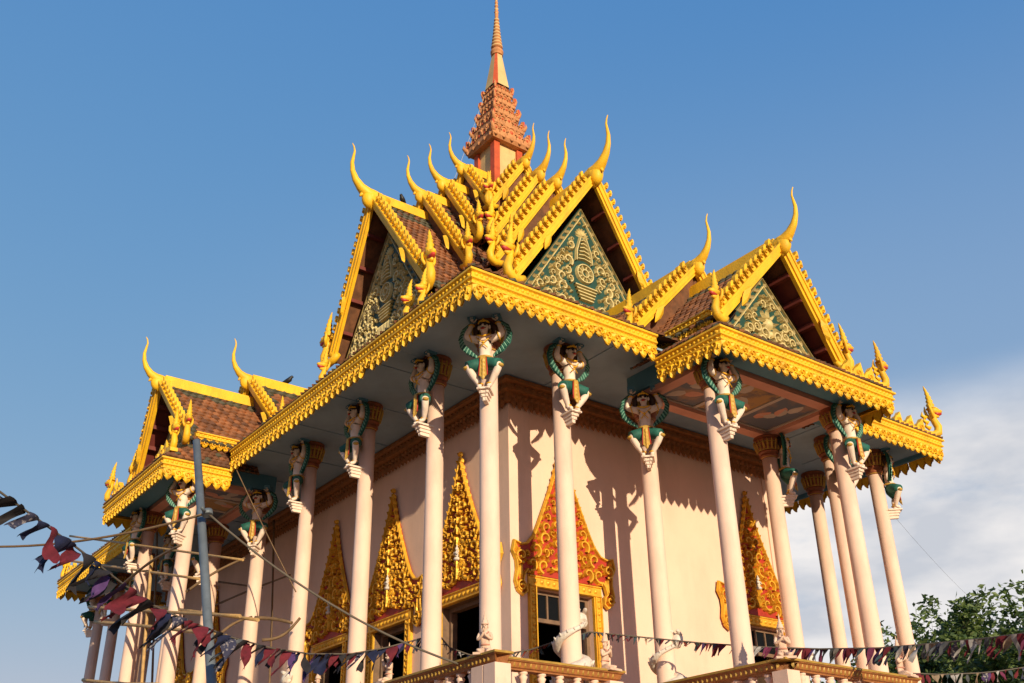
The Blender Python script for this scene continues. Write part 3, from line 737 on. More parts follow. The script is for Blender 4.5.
for ai, (rot, ctr) in enumerate(ARMS):
    for ti, (oa, lean, zr, hw, sl_) in enumerate(TIERS):
        ped = (5.02, 10.30, 3.7, 1.52) if ti == 0 else None
        gable('gable', temple, rot, ctr, oa, lean, zr, hw, sl_, board=.23 if ti == 0 else .19, pediment=ped, horn=(1.10, .84, .86, .80)[ti], nagas=(1.2, 1.0, .95, .9)[ti], teeth=.33)
        o1 = TIERS[ti+1][0]-.9 if ti < 3 else .4
        ridge_roof(temple, rot, ctr, zr, hw, sl_, oa-.05, o1, lean, pat_roof if ti == 0 else pat_brown, max(6, int((oa-o1)/.24)), max(6, int(hw*math.hypot(1, sl_)/.27)))
# walls under the cross roof, down to the skirt roof
b = MB()
for (ax, ay) in ((4.95, 3.35), (3.35, 4.95)):
    b.box((XC-ax, YC-ay, 2.2), (XC+ax, YC+ay, 5.9))
b.build('attic_wall', 'gold_deep', temple)
# porch gables: outer tier over the porch, inner tier behind it
for rot, ctr in ((0, (XC, 0)), (R(-90), (0, YP))):
    zpk = 4.30
    gable('gable', temple, rot, ctr, 3.42, .45, zpk, 2.55, 1.15, board=.22, pediment=(2.55, 3.62, .85, 1.15), horn=.80, nagas=.8, teeth=.30)
    ridge_roof(temple, rot, ctr, zpk, 2.62, 1.10, 3.36, -1.2, .42, pat_roof, 17, 14)
    gable('gable', temple, rot, ctr, .22, .40, 5.2, 2.6, 1.12, board=.20, horn=.80, nagas=.8, teeth=.30)
    ridge_roof(temple, rot, ctr, 5.2, 2.62, 1.10, .18, -5.0 if rot == 0 else -7.6, .36, pat_roof, 20, 14)
    side = 'front' if rot == 0 else 'left'
    P, hp = porch_frame(side)
    # skirt tiles of the porch and the upper fringe under the gable roof
    b = MB(); oe = EPO+.10; ae = hp+1.0
    z_in = 1.35; ain = 2.30; oin = 2.62
    tl = [(-1, 1), (1, 1)]
    for sg in (-1, 1):
        O_ = Vector(P(sg*ain, oin, z_in)); U_ = Vector(P(sg*ain, .6, z_in))-O_; V_ = Vector(P(sg*ae, oin, PZ1+.04))-O_
        tiles(b, O_, U_, V_, 10, 6, pat_brown, lift=.035)
        b.add([P(sg*ain, oin, z_in), P(sg*ae, oin, PZ1+.02), P(sg*ae, oe, PZ1+.02)], [(0, 1, 2)], 1)
    O_ = Vector(P(-ain, oin, z_in)); U_ = Vector(P(ain, oin, z_in))-O_; V_ = Vector(P(-ain, oe, PZ1+.04))-O_
    tiles(b, O_, U_, V_, 22, 6, pat_brown, lift=.035)
    for sg in (-1, 1):
        O2 = Vector(P(sg*ain, oin, z_in)); tri_b = Vector(P(sg*ain, oe, PZ1+.04)); tri_c = Vector(P(sg*ae, oe, PZ1+.04)); tri_d = Vector(P(sg*ae, oin, PZ1+.04))
        tiles(b, O2, Vector(P(sg*ae, oin, z_in))-O2, tri_b-O2, 6, 6, pat_brown, keep=lambda u, v: u < v, base=False, lift=.035)
        tiles(b, O2, Vector(P(sg*ain, oe, z_in))-O2, tri_d-O2, 6, 6, pat_brown, keep=lambda u, v: u < v, base=False, lift=.035)
    for sg in (-1, 1):
        O_ = Vector(P(sg*ain, oin, z_in)); b.add([O_, P(sg*ain, oe, PZ1+.02), P(sg*ae, oe, PZ1+.02)], [(0, 1, 2)], 1)
    b.build('porch_skirt_roof', TM, temple)
    for sg in (-1, 1):
        b = MB()
        p0 = P(sg*2.55, .35, 0); p1 = P(sg*2.55, 2.75, 0); q = P(sg, 0, 0); q0 = P(0, 0, 0); ov = (q[0]-q0[0], q[1]-q0[1])
        eave_run(b, p0[:2], p1[:2], ov, 1.62, 1.12, 0, 0, .24)
        b.build('porch_upper_fringe', 'gold', temple)

# flame crests and nagas standing on the eave corners
def crest(frame, a_list, o, z, naga_a, heading, nm, nsc=.72):
    mb = MB()
    Fc = lambda a, zz, d: frame(a, o+d, zz)
    for i, (a, sc) in enumerate(a_list):
        sg = 1 if naga_a > a_list[0][0] else -1
        out_ = [(-.30, 0), (-.30, .16), (-.16, .34), (.04, .46), (.22, .66), (.26, .44), (.30, .22), (.32, 0)]
        mb.prism([(a+sg*p*sc, z+q*sc) for p, q in out_], Fc, -.08, .08)
        r_scroll(mb, lambda x, y, d: Fc(x, y, d+.08), a, z+.2*sc, .15*sc, -1, 1, .05, 0, 1, 0)
    lo = min([a for a, s in a_list]+[naga_a])-.3; hi = max([a for a, s in a_list]+[naga_a])+.3
    mb.prism([(lo, z-.02), (hi, z-.02), (hi, z+.1), (lo, z+.1)], Fc, -.12, .12)
    p = frame(naga_a, o, z+.22); naga_mesh(mb, *p, heading, nsc)
    mb.build(nm, ['gold', 'lip'], temple)
Ff = porch_frame('front')[0]; Fl = porch_frame('left')[0]
crest(Ff, [(1.55, .8), (2.05, .85), (2.55, .85)], EPO-.05, PZ1+.06, 3.15, R(80), 'eave_crest')
crest(Fl, [(-1.6, .8), (-2.1, .85)], EPO-.05, PZ1+.06, -2.65, R(-150), 'eave_crest')
crest(Fl, [(1.55, .8), (2.0, .85)], EPO-.25, PZ1+.30, 2.55, R(0), 'eave_crest')
crest(lambda a, o, z: (a, -o, z), [(14.8, .7), (15.4, .75), (16.0, .8)], EO-.05, EZ1+.06, 16.72, R(60), 'eave_crest', .88)
crest(lambda a, o, z: (-o, a, z), [(30.0, .7), (30.6, .75)], EO-.05, EZ1+.06, 31.6, R(-170), 'eave_crest')
for (x, y, hd) in ((-1.30, 1.55, R(-90)), (-1.30, .85, R(-90)), (-1.30, 6.2, R(-90)), (1.2, -1.3, 0)):
    if x > 0: continue
    b = MB(); naga_mesh(b, x, y, EZ1+.22, hd, .62); b.build('eave_naga', ['gold', 'lip'], temple)
# hip nagas stacked on the corner between the two visible arms
for (ox, oy, z, sc) in ((3.2, 4.35, 5.2, 1.1), (3.6, 4.7, 6.0, 1.05)):
    pass

# ------------------------------------------------------------------ spire
b = MB(); cx, cy = XC, YC
hb_ = .62
b.box((cx-hb_, cy-hb_, 12.5), (cx+hb_, cy+hb_, 16.0), 1)
for sx_ in (-1, 1):
    for sy_ in (-1, 1):
        for k, e in enumerate((.10, .19)):
            xx = cx+sx_*(hb_-.03+.05*(1-k)); yy = cy+sy_*(hb_-.03+.05*(1-k))
            b.box((xx-e*.75, yy-e*.75, 12.5), (xx+e*.75, yy+e*.75, 15.995-.01*k), 2)
sp = b.build('spire', ['spire_peach', 'spire_cream', 'spire_red'], temple)
b = MB()
zs_ = [15.95, 16.75, 17.50, 18.20, 18.85, 19.45]; hs = [1.0, .82, .67, .56, .48]
for i in range(5):
    z0, z1, h = zs_[i], zs_[i+1], hs[i]; hN = hs[i+1] if i < 4 else .47
    b.frustum(cx, cy, z0, z0+.14, h*.90, h, 0); b.box((cx-h, cy-h, z0+.141), (cx+h, cy+h, z0+.24), 0)
    b.frustum(cx, cy, z0+.241, z0+.34, h*.97, h*.86, 0)
    b.box((cx-h*.70, cy-h*.70, z0+.30), (cx+h*.70, cy+h*.70, z1), 2)
    for sx_ in (-1, 1):
        for sy_ in (-1, 1):
            for e, mi_ in ((.955, 2), (.905, 0)):
                c0_ = h*e; b.box((cx+sx_*c0_-.045, cy+sy_*c0_-.045, z0+.25), (cx+sx_*c0_+.045, cy+sy_*c0_+.045, z1+.02*e), mi_)
    # redented corners
    for e in (.80, .76):
        b.box((cx-h*e, cy-h*e*.55, z0+.30), (cx+h*e, cy+h*e*.55, z1-.02*e), 2 if e > .78 else 0); b.box((cx-h*e*.55, cy-h*e, z0+.30), (cx+h*e*.55, cy+h*e, z1-.021*e), 2 if e > .78 else 0)
    for d in range(4):
        ang = d*math.pi/2; c_, s_ = math.cos(ang), math.sin(ang)
        Fa = lambda a, z, q, h=h, c_=c_, s_=s_: (cx+c_*a-s_*(-(h+q)), cy+s_*a+c_*(-(h+q)), z)
        for k, a in enumerate(np.linspace(-.82, .82, 5)):
            rr = .17*h/.8*(1.35 if k == 2 else 1); zz = z0+.26
            arch = [(a*h-rr*.86, zz), (a*h-rr*.9, zz+rr*.9), (a*h-rr*.5, zz+rr*1.6), (a*h, zz+rr*2.2), (a*h+rr*.5, zz+rr*1.6), (a*h+rr*.9, zz+rr*.9), (a*h+rr*.86, zz)]
            b.prism(arch, Fa, -.14, -.02, 0)
            r_strip(b, lambda x, y, q: Fa(x, y, q-.02), [(a*h+rr*.7*math.cos(t), zz+rr*.9+rr*.8*math.sin(t)) for t in np.linspace(-.3, math.pi+.3, 8)], rr*.16, .05, 0)
            r_dome(b, lambda x, y, q: Fa(x, y, q-.02), a*h, zz+rr*.85, rr*.34, .05, 2, 6)
            r_leaf(b, lambda x, y, q: Fa(x, y, q+.0), a*h, z0+.20, -math.pi/2, .16, .2, .05, 0)
    for sx_ in (-1, 1):
        for sy_ in (-1, 1): b.tube([(cx+sx_*h*q, cy+sy_*h*q, z0+zz) for q, zz in ((.86, .22), (.98, .34), (1.06, .48), (1.05, .66))], [.12*h, .12*h, .07*h, .01], 7, 0)
b.build('carved_tiers', ['spire_peach', 'spire_cream', 'spire_red'], sp)
b = MB()
z0, z1, h0, h1 = 19.45, 21.45, .46, .20
def oct_(h, k): return [(-h+k, -h), (h-k, -h), (h, -h+k), (h, h-k), (h-k, h), (-h+k, h), (-h, h-k), (-h, -h+k)]
A_, B_ = oct_(h0, .17), oct_(h1, .08)
for i in range(8):
    j = (i+1) % 8
    b.quad((cx+A_[i][0], cy+A_[i][1], z0), (cx+A_[j][0], cy+A_[j][1], z0), (cx+B_[j][0], cy+B_[j][1], z1), (cx+B_[i][0], cy+B_[i][1], z1), 2 if i % 2 else 1)
b.lathe([(.27, 0), (.27, .07), (.23, .10), (.29, .16), (.30, .22), (.27, .32), (.19, .42), (.16, .46)], (cx, cy, z1), 14, 0)
b.build('tapered_shaft', ['spire_peach', 'spire_cream', 'spire_red'], sp)
b = MB(); prof = []; z = 0; r = .27
for i in range(9):
    prof += [(r*.62, z), (r, z+.06), (r, z+.12), (r*.62, z+.19)]; z += .21; r *= .905
prof += [(.08, z), (.09, z+.25)]
for i in range(6):
    prof += [(.07-.005*i, z+.3+i*.2), (.11-.008*i, z+.36+i*.2), (.07-.005*i, z+.44+i*.2)]
prof += [(.035, z+1.6), (.03, z+2.3), (.005, z+2.9)]
b.lathe(prof, (cx, cy, z1+.44), 12, 0, True, True, lambda j: 1 if j % 4 == 1 else 0)
b.build('ringed_finial', ['spire_peach', 'spire_cream'], sp)
# spire stay wire
b = MB(); a = Vector((XC-.2, YC, 20.6)); c = Vector((XC-1.9, YC+2.0, 12.4))
b.tube([a.lerp(c, t/8)+Vector((0, 0, -.25*math.sin(math.pi*t/8))) for t in range(9)], .007, 5)
b.build('stay_wire', 'white_plaster', temple)

# ------------------------------------------------------------------ columns (one mesh pair for the main rows, one for the porches)
def column_meshes(zc, ztop):
    mb = MB()
    mb.lathe([(.34, FLOOR), (.34, FLOOR+.25), (.28, FLOOR+.32), (.30, FLOOR+.42), (.245, FLOOR+.5), (.235, FLOOR+3), (.215, zc)], (0, 0, -FLOOR), 20)
    cp = MB(); H = ztop-zc; prof = [(.20, 0), (.235, .02)]
    for i in range(5):
        z = H*(.06+.17*i); r = .235+.030*i
        prof += [(r, z), (r+.045, z+.05*H), (r+.045, z+.09*H), (r+.01, z+.13*H)]
    prof += [(.40, H*.95), (.40, H)]
    cp.lathe(prof, (0, 0, zc-FLOOR), 20, 0, True, True, lambda j: 1 if j % 8 == 1 else 0)
    for i in range(18):
        an = 2*math.pi*i/18; Fz = lambda a, z, d: (math.cos(an+a)*(.25+d+.18*(z/H)), math.sin(an+a)*(.25+d+.18*(z/H)), zc-FLOOR+z)
        r_leaf(cp, Fz, 0, H*.35, math.pi/2, H*.5, .2, .04, 1)
    return mb, cp
def make_column(zc, ztop):
    mb, cp = column_meshes(zc, ztop)
    c_ = mb.build('column', 'pink', temple, local=True); cp.build('capital', ['capital', 'ochre_gold'], c_, local=True)
    return c_
main_col = make_column(0, .795); porch_col = make_column(-.56, .10)
used = {0: False, 1: False}
def put_column(x, y, porch=False):
    src = porch_col if porch else main_col
    if not used[porch]: o = src; used[porch] = True
    else: o = copy_tree(src, temple)
    o.location = W(x, y, FLOOR)-Vector(ROOT[temple.name])
for i, x in enumerate(X): put_column(x, 0, i in (2, 3))
for j, y in enumerate(Y[1:], 1): put_column(0, y, j in (4, 5))
for j, y in enumerate(Y[1:], 1): put_column(X[5], y)
for x in X[1:5]: put_column(x, Y[9])
put_column(X[2], -PD, True); put_column(X[3], -PD, True); put_column(-PD, Y[4], True); put_column(-PD, Y[5], True)

# ------------------------------------------------------------------ windows and doors of the hall
ped_out = [(0, 3.78), (.10, 3.40), (.22, 3.0), (.37, 2.6), (.53, 2.2), (.70, 1.8), (.87, 1.4), (1.04, 1.05), (1.26, .80), (1.48, .74), (1.70, .80), (1.76, .52), (1.64, .30), (1.62, .05), (1.68, -.25), (1.60, -.48), (1.44, -.58), (1.32, -.48), (1.36, -.30), (1.44, -.22), (1.38, -.02), (1.28, .10), (1.24, 0)]
def make_window(name, F, door, parent):
    """F(a, z, d): a across, z from the lintel, d out of the wall"""
    mb = MB(); zb = (FLOOR+.06-ZL) if door else (ZS-ZL)
    for sg in (-1, 1):
        a0, a1 = sorted((sg*HW, sg*(HW+.27)))
        mb.prism([(a0, zb), (a1, zb), (a1, .30), (a0, .30)], F, .004, .10)
        mb.prism([(sg*(HW+.03), zb), (sg*(HW+.07), zb), (sg*(HW+.07), .0), (sg*(HW+.03), .0)], F, .10, .14)
        mb.prism([(sg*(HW+.21), zb), (sg*(HW+.25), zb), (sg*(HW+.25), .0), (sg*(HW+.21), .0)], F, .10, .14)
        k = int(-zb/.17)
        for i in range(k):
            r_dome(mb, lambda x, y, d: F(x, y, d+.10), sg*(HW+.14), -(i+.5)*.17, .06, .06, 0, 6)
    mb.prism([(-HW-.001, 0.0), (HW+.001, 0.0), (HW+.001, .30), (-HW-.001, .30)], F, .004, .10)
    for i in range(11): r_dome(mb, lambda x, y, d: F(x, y, d+.10), -1.0+.2*i, .15, .075, .06, 0, 6)
    for zz in (.03, .27): r_strip(mb, lambda x, y, d: F(x, y, d+.10), [(-1.2, zz), (1.2, zz)], .03, .04)
    if not door: mb.prism([(-HW-.3, zb-.12), (HW+.3, zb-.12), (HW+.3, zb), (-HW-.3, zb)], F, .004, .16)
    P = mb.build(name, 'gilt', parent); 
    # carved pediment: red board, gold edge and scrolls
    F0 = F
    if door: F = lambda a, z, d: F0(a*1.12, z, d)
    mb = MB(); bd = [(a, z) for a, z in ped_out]; full = bd+[(-a, z) for a, z in bd[::-1] if a > 1e-6]
    up = [p for p in full if True]
    mb.prism([(a*.97, .32+max(0, z)*.985) if z >= 0 else (a*.985, z+.32) for a, z in up], F, .01, .07, 0)
    lift = lambda x, y, d: F(x, y+.32, d+.07)
    r_strip(mb, lift, [(a*.975, z*.985) for a, z in bd], .04, .09, 1); r_strip(mb, lift, [(-a*.975, z*.985) for a, z in bd], .04, .09, 1)
    poly = [(0, 3.45), (.08, 3.2), (.19, 2.85), (.32, 2.5), (.47, 2.12), (.64, 1.74), (.80, 1.36), (.98, .98), (1.22, .68), (1.40, .60), (1.40, .16), (1.22, .04)]
    poly = poly+[(-a, z) for a, z in poly[::-1] if a > 0]
    got_ = fill_scrolls(mb, lift, poly, .20, .07, .11, 1, 11, lambda x, y, r: x < r*.4+.06 and .3 < y < 1.9, .86, .85, 4)
    fill_leaves(mb, lift, poly, got_, .105, 40, .10, 1, 4)
    for i in range(9):
        zz = .25+i*.31; sc = max(.35, 1-.09*i)
        for sg in (-1, 1): r_leaf(mb, lift, 0, zz, math.pi/2+sg*.65, .34*sc, .17*sc, .12, 1)
        r_leaf(mb, lift, 0, zz, math.pi/2, .36*sc, .15*sc, .15, 1)
    for sg in (-1, 1):
        G = lambda a, b_, d: lift(sg*a, b_, d)
        r_scroll(mb, G, 1.46, .42, .19, -1.9, 1, .12, 1); r_scroll(mb, G, 1.47, -.36, .14, 1.6, -1, .12, 1); r_leaf(mb, G, 1.45, .18, -math.pi/2, .4, .2, .1, 1); r_leaf(mb, G, 1.55, .55, 1.1, .3, .16, .1, 1)
        for i in range(14):                      # small flames along the raking edge
            t = i/14*8; k = int(t); f_ = t-k; a = bd[k][0]*(1-f_)+bd[k+1][0]*f_; z = bd[k][1]*(1-f_)+bd[k+1][1]*f_
            r_leaf(mb, G, a*.86, z-.02, 1.15, .15, .10, .12, 1)
    mb.build('pediment', ['red_board', 'gilt'], P); F = F0
    if not door: pass
    # pale praying figure carved at the middle of the pediment
    mb = MB(); lf = lambda x, y, d: F(x, y+.32, d+.16)
    c0 = F(0, 1.40, .20); mb.ball(c0, .05, 0, 8, 6); c1 = F(0, 1.26, .19); mb.ball(c1, (.065, .065, .10), 0, 8, 6); c2 = F(0, 1.12, .19); mb.ball(c2, (.10, .10, .055), 0, 8, 6)
    mb.tube([F(0, 1.44, .2), F(0, 1.53, .19)], [.03, .008], 6)
    for sg in (-1, 1): mb.tube([F(sg*.065, 1.33, .19), F(sg*.085, 1.24, .24), F(0, 1.29, .28)], [.024, .02, .014], 6)
    mb.build('carved_figure', 'white_plaster', P)
    return P
for c in WIN_X:
    F = lambda a, z, d, c=c: (c+a, WY0-d, ZL+z)
    P = make_window('window', F, False, temple)
    mb = MB()
    zb = ZS-ZL
    for a0, a1, z0, z1 in ((-HW, -HW+.10, zb, 0), (HW-.10, HW, zb, 0), (-HW+.101, HW-.101, -.10, 0), (-HW+.101, HW-.101, -.80, -.70), (-.04, .04, -.699, -.101), (-.45, -.40, -.699, -.101), (.40, .45, -.699, -.101)):
        mb.prism([(a0, z0), (a1, z0), (a1, z1), (a0, z1)], F, -.26, -.16)
    mb.build('sash', 'jamb', P)
    mb = MB(); mb.prism([(-HW+.1, -.70), (HW-.1, -.70), (HW-.1, -.1), (-HW+.1, -.1)], F, -.22, -.20); mb.build('pane', 'glass', P)
    mb = MB()
    for sg in (-1, 1):
        a = sg*(HW-.12); q = [F(a, zb+.05, -.42), F(a-sg*.06, zb+.05, -1.1), F(a-sg*.06, -.82, -1.1), F(a, -.82, -.42)]
        qq = [(p[0]-sg*.05, p[1], p[2]) for p in q]
        mb.add(q+qq, [(0, 1, 2, 3), (4, 7, 6, 5), (0, 4, 5, 1), (1, 5, 6, 2), (2, 6, 7, 3), (3, 7, 4, 0)])
    mb.build('shutter', 'jamb', P)
for c in DOOR_Y:
    F = lambda a, z, d, c=c: (WX0-d, c-a, ZL+z)
    P = make_window('door', F, True, temple)
    mb = MB()
    for a0, a1, z0, z1 in ((-HW, -HW+.11, FLOOR-ZL+.05, 0), (HW-.11, HW, FLOOR-ZL+.05, 0), (-HW+.111, HW-.111, -.11, 0)):
        mb.prism([(a0, z0), (a1, z0), (a1, z1), (a0, z1)], F, -.40, -.20)
    mb.build('door_frame', 'jamb', P)

# ------------------------------------------------------------------ sculpted figures (skin modifier grown on a skeleton)
def skin_figure(name, joints, edges, root, sub=2):
    """joints: (x, y, z, radius) in units; returns mesh data in metres"""
    me = bpy.data.meshes.new(name+'_skeleton')
    me.from_pydata([(j[0]*S, j[1]*S, j[2]*S) for j in joints], edges, [])
    o = bpy.data.objects.new(name+'_skeleton', me); COL.objects.link(o)
    md = o.modifiers.new('Skin', 'SKIN'); md.use_smooth_shade = True; md.branch_smoothing = .6
    sv = me.skin_vertices[0].data
    for i, j in enumerate(joints):
        r = j[3]; sv[i].radius = ((r[0]*S, r[1]*S) if hasattr(r, '__len__') else (r*S, r*S)); sv[i].use_root = (i == root)
    sd = o.modifiers.new('Sub', 'SUBSURF'); sd.levels = sub; sd.render_levels = sub
    dg = bpy.context.evaluated_depsgraph_get(); dg.update()
    m2 = bpy.data.meshes.new_from_object(o.evaluated_get(dg)); m2.name = name
    bpy.data.objects.remove(o); bpy.data.meshes.remove(me)
    return m2
def mesh_into(mb, me, mi=0):
    mb.add([(v.co.x/S, v.co.y/S, v.co.z/S) for v in me.vertices], [tuple(p.vertices) for p in me.polygons], mi, True)

# winged caryatid: origin on the column axis at capital foot height; it leans out along -y
OY = -.40
J = [(0, 0, -.43, .17), (0, -.02, -.20, .15), (0, -.03, .04, .19), (0, -.02, .20, .17), (0, -.05, .31, .085), (0, -.08, .37, .085), (0, -.12, .46, .135), (0, -.10, .56, .12),
     (.24, -.01, .20, .105), (.46, -.07, .29, .082), (.35, -.02, .57, .058), (.32, -.02, .665, .052),
     (-.24, -.01, .20, .105), (-.46, -.07, .29, .082), (-.35, -.02, .57, .058), (-.32, -.02, .665, .052),
     (.12, -.03, -.50, .14), (.40, -.20, -.60, .105), (.25, -.10, -.84, .092), (.11, -.04, -1.07, .058), (.12, -.19, -1.13, .052),
     (-.12, -.03, -.50, .14), (-.40, -.20, -.60, .105), (-.25, -.10, -.84, .092), (-.11, -.04, -1.07, .058), (-.12, -.19, -1.13, .052),
     (.12, -.05, .10, .125), (-.12, -.05, .10, .125)]
Ed = [(0, 1), (1, 2), (2, 3), (3, 4), (4, 5), (5, 6), (6, 7), (3, 8), (8, 9), (9, 10), (10, 11), (3, 12), (12, 13), (13, 14), (14, 15), (0, 16), (16, 17), (17, 18), (18, 19), (19, 20), (0, 21), (21, 22), (22, 23), (23, 24), (24, 25), (2, 26), (2, 27)]
body_me = skin_figure('body', J, Ed, 0)
def shift(mb, dy):
    mb.v = [(x, y+dy, z) for x, y, z in mb.v]
def make_statue():
    root = thing('winged_statue', '', 'statue', (0, 0, 0))
    mb = MB(); mesh_into(mb, body_me)
    for s in (-1, 1):                                   # hands pressed flat under the blocks, fingers apart
        for k, (a, L) in enumerate(((-.5, .10), (-.17, .12), (.17, .125), (.5, .10))):
            p = Vector((s*.31, -.04, .70)); mb.tube([p, p+Vector((math.sin(a)*L*.6, -L*.55, .05)), p+Vector((math.sin(a)*L, -L*1.0, .055))], [.022, .019, .013], 6)
        p = Vector((s*.29, -.02, .69)); mb.tube([p, p+Vector((-s*.07, -.03, .03)), p+Vector((-s*.10, -.07, .05))], [.022, .019, .014], 6)
    for s in (-1, 1):                                   # pectorals and ears
        mb.ball((s*.135, -.10, .48), (.03, .035, .06), 0, 8, 6)
    mb.tube([(0, -.245, .50), (0, -.275, .45), (0, -.26, .435)], [.02, .034, .02], 6)    # nose
    shift(mb, OY); body = mb.build('body', 'statue_skin', root, local=True)
    mb = MB()                                           # painted face
    for s in (-1, 1):
        mb.ball((s*.056, -.238, .49), (.036, .02, .022), 1, 8, 5); mb.tube([(s*.02, -.25, .53), (s*.065, -.243, .55), (s*.11, -.205, .525)], [.011, .016, .007], 5, 1)
    mb.ball((0, -.248, .385), (.055, .024, .026), 0, 8, 5); mb.tube([(-.075, -.225, .40), (0, -.256, .415), (.075, -.225, .40)], [.008, .012, .008], 5, 1)
    shift(mb, OY); mb.build('painted_face', ['lip', 'face_dark'], root, local=True)
    mb = MB()                                           # hair: a wide dark mass behind the head
    mb.ball((0, .08, .60), (.24, .12, .15), 0, 12, 8); mb.ball((0, -.05, .635), (.135, .115, .075), 0, 12, 8)
    for s in (-1, 1):
        mb.tube([(s*.14, .06, .60), (s*.23, .06, .52), (s*.24, .07, .38), (s*.18, .08, .30)], [.09, .09, .07, .03], 8)
    shift(mb, OY); mb.build('hair', 'hair', root, local=True)
    mb = MB()                                           # crown, necklace, straps, belt, anklets
    mb.tube([(-.14, -.12, .585), (-.09, -.205, .59), (0, -.235, .60), (.09, -.205, .59), (.14, -.12, .585)], [.018, .026, .034, .026, .018], 6)
    mb.tube([(0, -.225, .61), (0, -.19, .69)], [.04, .008], 6)
    shift(mb, OY); mb.build('crown', 'gold_deep', root, local=True); mb = MB()
    mb.tube([(-.17, -.13, .27), (-.09, -.19, .22), (0, -.205, .20), (.09, -.19, .22), (.17, -.13, .27)], [.016, .02, .026, .02, .016], 6)
    mb.tube([(-.19, -.14, .20), (-.07, -.215, .06), (.10, -.19, -.12)], .013, 5); mb.tube([(.19, -.14, .20), (.07, -.215, .06), (-.10, -.19, -.12)], .013, 5)
    mb.ball((0, -.222, .02), .03, 0, 8, 5)
    shift(mb, OY); mb.build('necklace', 'gold_deep', root, local=True); mb = MB()
    mb.tube([(.185*math.cos(t), .0+.19*math.sin(t), -.345) for t in np.linspace(0, 2*math.pi, 17)], .032, 6)
    F = lambda a, z, d: (a, -.215-d-.05*max(0, -z-.7), z)
    mb.prism([(-.06, -.36), (.06, -.36), (.075, -.66), (.09, -.88), (0, -.97), (-.09, -.88), (-.075, -.66)], F, 0, .035)
    for i in range(5): r_leaf(mb, lambda a, z, d: F(a, z, d+.035), 0, -.44-.11*i, -math.pi/2, .14, .10, .03, 0)
    shift(mb, OY); mb.build('loincloth', 'ochre_gold', root, local=True)
    for s in (-1, 1):
        for nm, (c_, rr, d) in (('anklet', ((s*.115, -.04, -1.02), .072, (0, 0, 1))), ('bracelet', ((s*.335, -.02, .60), .068, (0, 0, 1))), ('armlet', ((s*.35, -.04, .245), .10, (1, 0, .3)))):
            mb = MB(); d = Vector(d).normalized(); a = d.orthogonal().normalized(); e = d.cross(a)
            mb.tube([Vector(c_)+(a*math.cos(t)+e*math.sin(t))*rr for t in np.linspace(0, 2*math.pi, 11)], .016, 5)
            shift(mb, OY); mb.build(nm, 'gold_deep', root, local=True)
        mb = MB(); mb.ball((s*.415, -.20, -.635), (.085, .085, .05), 0, 8, 6); shift(mb, OY); mb.build('knee_guard', 'ochre_gold', root, local=True)
    mb = MB()                                           # knee breeches and red sash edges
    for s in (-1, 1):
        mb.tube([(s*.03, -.01, -.42), (s*.14, -.04, -.50), (s*.29, -.13, -.55), (s*.40, -.20, -.595)], [.165, .168, .145, .128], 12, 0)
        mb.tube([(s*.075, -.225, -.40), (s*.092, -.225, -.66), (s*.105, -.245, -.88)], [.012, .016, .018], 5, 1)
    shift(mb, OY); mb.build('breeches', ['green_wing', 'lip'], root, local=True)
    for s in (-1, 1):                                   # wings: feathered crescents sweeping from the hands to the waist
        mb = MB()
        inner = [(.36, .64), (.50, .52), (.565, .32), (.52, .14), (.38, -.04), (.22, -.22)]
        outer = [(.42, .70), (.58, .58), (.68, .32), (.63, .06), (.46, -.14), (.22, -.29)]
        n = len(inner)
        for dpt in (0,):
            vs = []
            for (a, z), (a2, z2) in zip(inner, outer):
                vs += [(s*a, .02, z), (s*(a+a2)/2, -.015, (z+z2)/2), (s*a2, .05, z2), (s*(a+a2)/2, .085, (z+z2)/2)]
            fs = []
            for i in range(n-1):
                for k in range(4): fs.append((4*i+k, 4*i+(k+1) % 4, 4*i+4+(k+1) % 4, 4*i+4+k))
            fs += [(0, 1, 2, 3), (4*n-1, 4*n-2, 4*n-3, 4*n-4)]
            mb.add(vs, fs, 0)
        for i in range(26):
            t = i/25*(n-1.01); k = int(t); f = t-k
            a = inner[k][0]*(1-f)+inner[k+1][0]*f; z = inner[k][1]*(1-f)+inner[k+1][1]*f; a2 = outer[k][0]*(1-f)+outer[k+1][0]*f; z2 = outer[k][1]*(1-f)+outer[k+1][1]*f
            ang = math.atan2(z2-z-.10, (a2-a))
            r_leaf(mb, lambda x, y, d, s=s: (s*x, .0-d-.01, y), a, z, ang, 1.22*math.hypot(a2-a, z2-z), .07, .035, i % 2)
        shift(mb, OY); mb.build('wing', ['green_wing', 'wing_edge'], root, local=True)
    mb = MB()                                           # blue blocks over the hands, stepped bracket under the feet
    for s in (-1, 1): mb = MB(); mb.box((s*.31-.10, -.15, .735), (s*.31+.10, .13, .86)); shift(mb, OY); mb.build('hand_block', 'teal_beam', root, local=True)
    mb = MB()
    for i, (z1_, z0_, hw_, dp) in enumerate(((-1.165, -1.21, .16, .22), (-1.211, -1.29, .11, .15), (-1.291, -1.37, .08, .11), (-1.371, -1.46, .05, .08))):
        mb.box((-hw_, -dp, z0_), (hw_, .28-.02*i, z1_))
        for s in (-1, 1): mb.ball((s*hw_*.6, -dp+.01, (z0_+z1_)/2), (hw_*.4, .03, (z1_-z0_)*.45), 0, 8, 5)
    shift(mb, OY); mb.build('bracket', 'statue_skin', root, local=True)
    return root
statue = make_statue(); _first = [True]
def put_statue(x, y, z, heading, label):
    """heading: 0 looks along -y, -90 along -x"""
    o = statue if _first[0] else copy_tree(statue); _first[0] = False
    o.location = W(x, y, z); o.rotation_euler = (0, 0, R(heading+random.Random(label).uniform(-3, 3))); o['label'] = label; o['group'] = 'winged statues holding up the eaves'
DZP = -.56
